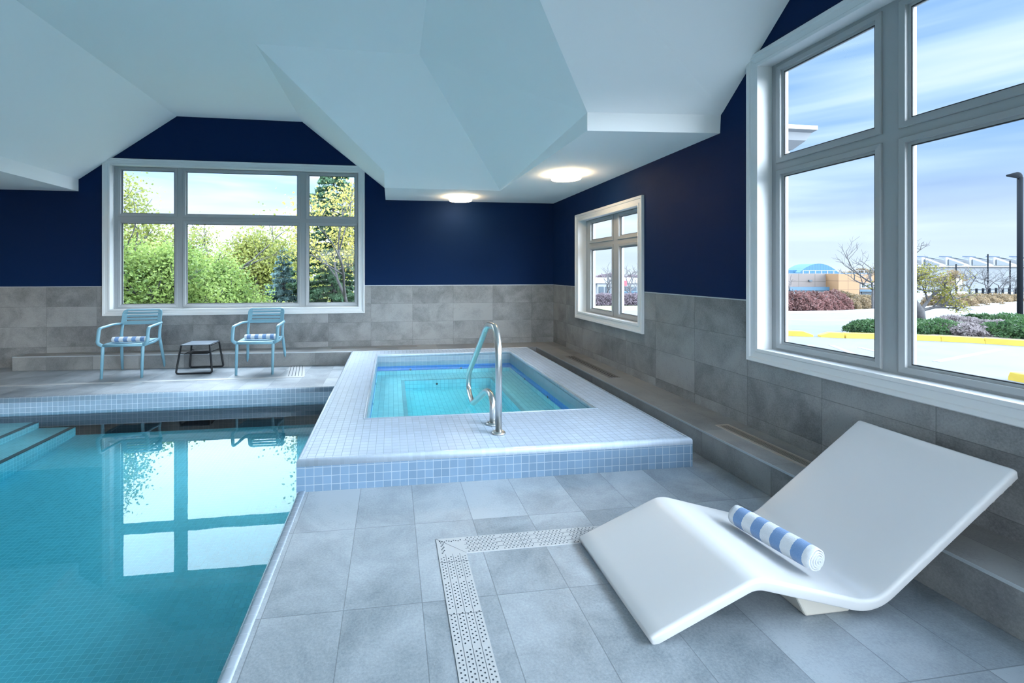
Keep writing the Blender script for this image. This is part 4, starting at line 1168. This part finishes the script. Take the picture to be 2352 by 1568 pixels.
mb = MB(); q0 = rd * -.28; q1 = rd * .28
mb.add([tuple(q + Vector((0, 0, z)) + fd_ * w) for w in (-.05, -.02) for (q, z) in ((q0, 1.65), (q1, 1.65), (q1, 2.45), (q0, 2.45))], [(0, 1, 2, 3), (7, 6, 5, 4), (0, 4, 5, 1), (1, 5, 6, 2), (2, 6, 7, 3), (3, 7, 4, 0)])
mb.build('plate', 'sign_white', sg)
# bare trees
def bare(label, u, D_, h_, seed, leaves=0, group='bare trees across the road', lm='brown_hedge', depth=4):
    p = gp(u, D_); t = thing('bare_tree', label, 'tree', tuple(p), group=group); mb = MB(); tips = []; r2 = random.Random(seed)
    branchy((0, 0, 0), (0, 0, 1), h_ * .42, h_ * .022, depth, .55, .68, 3, mb, tips, 0, r2)
    mb.build('branches', 'bark', t)
    if leaves:
        T = np.array([tuple(q) for q in tips]); C = T[rng.integers(0, len(T), leaves)] + rng.normal(size=(leaves, 3)) * .22; cloud_mesh('leaves', C, .16, lm, t)
bare('bare tree right of the white sign', 2232, 58, 5.2, 3)
bare('spreading bare tree before the pale hall', 2268, 56, 4.6, 8)
bare('bare tree second from the lamp post', 2296, 58, 4.8, 12)
bare('bare tree nearest the lamp post', 2330, 60, 3.6, 21)
bare('bare tree with brown leaves left of the sign', 2178, 48, 3.4, 31, 900)
bare('bare spreading tree overlapping the orange wall', 2006, 26, 3.9, 44, 0)
bare('slender bare shoot at the left edge of the left pane', 1806, 40, 2.9, 51, 0, depth=3)
# distant tree line
def treeline(u0, u1, D_, z0, z1, n_, material, label, seed):
    us = rng.uniform(u0, u1, n_); C = []
    for u in us:
        top = z0 + (z1 - z0) * (.62 + .38 * noise.noise(Vector((u * .035, seed, 0)))) ; f = rng.random() ** .7
        p = frm(u, 624, D_ + rng.uniform(-4, 4)); C.append((p.x, p.y, z0 + (top - z0) * f))
    o = cloud_mesh('tree_line', C, D_ * .0075, material); return tag(o, label, 'trees', kind='stuff')
treeline(1780, 2130, 150, -2.5, 3.6, 5200, 'brown_hedge', 'distant line of autumn trees behind the beige hall', 1.3)
treeline(2120, 2470, 190, -2.5, 4.4, 2500, 'brown_hedge', 'distant line of autumn trees behind the sawtooth hall', 5.1)
treeline(1330, 1490, 150, -2.5, 1.4, 3200, 'purple_hedge', 'distant wooded ridge seen through the small window', 3.3)

# seen through the small window
b3 = thing('building', 'low white shop building with a red sign, seen through the small window', 'building', tuple(gp(1420, 85)))
def b3part(name, fn, material): mb = MB(); fn(mb); return rel(mb.build(name, material, fix=True), b3)
b3part('wall', lambda m: obox(m, 1372, 1500, 80, -2.6, -.55, 12), 'white_roof')
b3part('roof', lambda m: obox(m, 1365, 1510, 79.5, -.6, .25, 13), 'sign_white')
for k in range(7):
    b3part('window', lambda m, k=k: obox(m, 1376 + k * 15, 1387 + k * 15, 79.8, -2.3, -1.2, .4), 'dark_glass')
b3part('red_sign', lambda m: obox(m, 1433, 1440, 79.2, -1.05, -.15, .3), 'red_sign')
strip('verge', gseg(1330, 27, 1540, 27.5), 5., .05, 'lawn', 'narrow strip of grass across the car park, seen through the small window', 'grass', kind='stuff')
strip('verge', gseg(1330, 58, 1540, 58.), 14., .05, 'lawn', 'wide strip of grass in front of the white shop building', 'grass', kind='stuff')
for k, (u, D_) in enumerate(((1378, 33), (1400, 33), (1433, 33.5), (1455, 33.5), (1478, 34))):
    p = gp(u, D_); shrub('twiggy_hedge', 'bare purplish hedge bush through the small window, ' + ('leftmost', 'second from the left', 'third from the left, right pane', 'fourth from the left', 'rightmost')[k], (p.x, p.y, p.z), (1.15, .9, 1.0), 'purple_hedge', 3200, .08, 'purplish hedge bushes')
bare('bare tree in the right pane of the small window', 1448, 34, 3.7, 61, 0, 'bare trees through the small window')
bare('bare tree in the left pane of the small window', 1398, 48, 4.4, 66, 0, 'bare trees through the small window')
for u, lab in ((1441, 'grey utility box left of the bare tree trunk'), (1457, 'grey utility box right of the bare tree trunk')):
    p = gp(u, 42); mb = MB().box(-.45, .45, -.3, .3, 0, 1.1).box(-.5, .5, -.35, .35, 1.1, 1.18); tag(mb.build('utility_box', 'blue_trim', loc=tuple(p)), lab, 'box', 'utility boxes')

# white eaves of the neighbouring wing
ev = thing('roof_eaves', 'white moulded eaves corner with gutter, seen in the upper left pane', 'roof', (4.2, 5.6, 2.9))
mb = MB(); prof = [(0, 0), (.16, .02), (.30, .10), (.36, .18), (.42, .20), (.42, .25), (0, .25)]
K = []; x1_, y1_ = 5.2, 4.93
def evsec(off, z): return [(3.02, y1_ - off - .0, z), (x1_ + off * .35, y1_ - off, z), (x1_ + off * .35, 6.2, z), (3.02, 6.2, z)]
vs = []
for off, z in prof: vs += evsec(off - .42, 2.95 + z)
nn2 = len(prof)
fs = [(i * 4 + j, i * 4 + (j + 1) % 4, (i + 1) * 4 + (j + 1) % 4, (i + 1) * 4 + j) for i in range(nn2 - 1) for j in range(4)] + [(0, 3, 2, 1), tuple(range(4 * nn2 - 4, 4 * nn2))]
mb.add(vs, fs); rel(mb.build('cornice', 'eaves_paint', fix=True), ev)
rel(MB().box(3.02, x1_ - .06, y1_ + .34, 6.2, 2.70, 2.97).build('frieze', 'eaves_paint'), ev)

# ------------------------------------------------------------------ trees behind the back window
leafy_tree('maple_tree', 'green maple whose dense crown fills the left and middle lower panes', (-5.9, 11.6, -1.5), 5., (.25, 0), 'leaf_green', 38000, .056, 3, depth=4, kids=4, spread=.66, len0=1.75, clump=.20, r0=.12, group='trees beyond the back window')
leafy_tree('maple_tree', 'green maple crown lower right of the middle pane', (-4.5, 12.6, -1.5), 4., (.0, .1), 'leaf_green', 26000, .056, 9, depth=4, kids=4, spread=.66, len0=1.35, clump=.20, r0=.10, group='trees beyond the back window')
leafy_tree('maple_tree', 'thin olive-leaved tree with open branches in the upper left pane', (-6.5, 12.0, -1.5), 6.2, (.25, 0), 'leaf_olive', 9000, .060, 14, depth=4, kids=3, spread=.55, len0=2.5, clump=.20, r0=.10, group='trees beyond the back window', sparse=.3)
leafy_tree('poplar_tree', 'yellow-leaved tree in front of the dark spruce in the right panes', (-.95, 11.6, -1.4), 5., (-.02, .0), 'leaf_yellow', 5200, .055, 27, depth=4, kids=3, spread=.5, len0=2.2, clump=.20, r0=.07, group='trees beyond the back window')
leafy_tree('dense_tree', 'darker green tree standing far behind between the maple and the spruce', (-6.2, 22, -1.8), 6., (0, 0), 'leaf_olive', 16000, .11, 33, depth=4, kids=4, spread=.62, len0=2.1, clump=.35, r0=.13, group='trees beyond the back window')
leafy_tree('dense_tree', 'green tree standing far behind at the left edge of the back window', (-11.5, 21, -1.8), 6., (0, 0), 'leaf_green', 16000, .11, 35, depth=4, kids=4, spread=.62, len0=2.2, clump=.35, r0=.13, group='trees beyond the back window')

def spruce(label, base, height, rad, material, n_, seed):
    rr = random.Random(seed); t = thing('spruce_tree', label, 'tree', base, group='spruces beyond the back window')
    MB().tube([(0, 0, 0), (0, 0, height * .97)], [.12, .015], 8).build('trunk', 'bark', t)
    C = []; mb = MB(); whorls = int(height / .19)
    for w in range(whorls):
        z = .25 + (height - .3) * w / whorls; L_ = rad * (1 - (z / height)) ** .85
        for k in range(9):
            a = rr.uniform(0, 6.283); l = L_ * rr.uniform(.8, 1.1); dz = -.22 * l
            mb.tube([(0, 0, z), (math.cos(a) * l * .5, math.sin(a) * l * .5, z + dz * .3), (math.cos(a) * l, math.sin(a) * l, z + dz * .5)], [.018, .012, .004], 4, cap=False)
            m_ = max(4, int(n_ * l / (whorls * 9 * rad * .55)))
            f = np.random.default_rng(rr.randint(0, 10 ** 6)).random((m_, 3)); s = .15 + .85 * f[:, 0] ** .7
            side_ = (f[:, 1] - .5) * .34 * l * (1.15 - s)
            C.append(np.stack([math.cos(a) * l * s - math.sin(a) * side_, math.sin(a) * l * s + math.cos(a) * side_, z + dz * .5 * s - f[:, 2] * .07], 1))
    mb.build('branches', 'bark', t); cloud_mesh('needles', np.concatenate(C), .085, material, t, stretch=2.0)
spruce('blue-grey spruce filling the gap left of the right mullion', (-3.30, 14.6, -1.7), 4.0, 1.15, 'needle_blue', 16000, 4)
spruce('tall dark green spruce behind the yellow leaves in the right panes', (-1.75, 14.2, -1.7), 7.4, 2.0, 'needle_green', 30000, 6)
def tuft(label, base, rad, n_, material='dry_grass'):
    t = rng.normal(size=(n_, 2)) * np.array(rad[:2]) * .6; z = rng.random(n_) * rad[2]
    mb = MB()
    for (x, y), h in zip(t[:220], z[:220]): mb.tube([(x, y, 0), (x + random.uniform(-.1, .1), y, rad[2] * .6 + h * .4)], [.006, .002], 3, cap=False)
    C = np.stack([t[:, 0], t[:, 1], z], 1); th = thing('grass_tuft', label, 'grass', base); mb.build('stalks', material, th); cloud_mesh('plumes', C, .07, material, th, up=-.6, stretch=2.4); return th
tuft('tuft of dry pale grass in front of the blue-grey spruce', (-3.35, 12.9, -1.5), (.85, .5, 2.05), 2600)
shr = shrub('leafy_bush', 'bright green bush at the foot of the middle pane', (-2.9, 11.3, -1.4), (1.0, .8, 2.0), 'leaf_green', 5000, .09, 'bushes beyond the back window')
shr = shrub('leafy_bush', 'yellow-green bush at the foot of the right panes', (-.95, 11.0, -1.4), (.55, .5, 2.0), 'leaf_yellow', 1800, .085, 'bushes beyond the back window')
treeline_b = []
for k in range(9000):
    x = rng.uniform(-34, 12); h = 2.4 + 1.1 * noise.noise(Vector((x * .22, 2.2, 0))) ; treeline_b.append((x, 34 + rng.uniform(-3, 3), -2 + (h + 2) * rng.random() ** .8))
tag(cloud_mesh('tree_line', treeline_b, .38, 'leaf_olive'), 'distant belt of trees behind the garden trees', 'trees', kind='stuff')
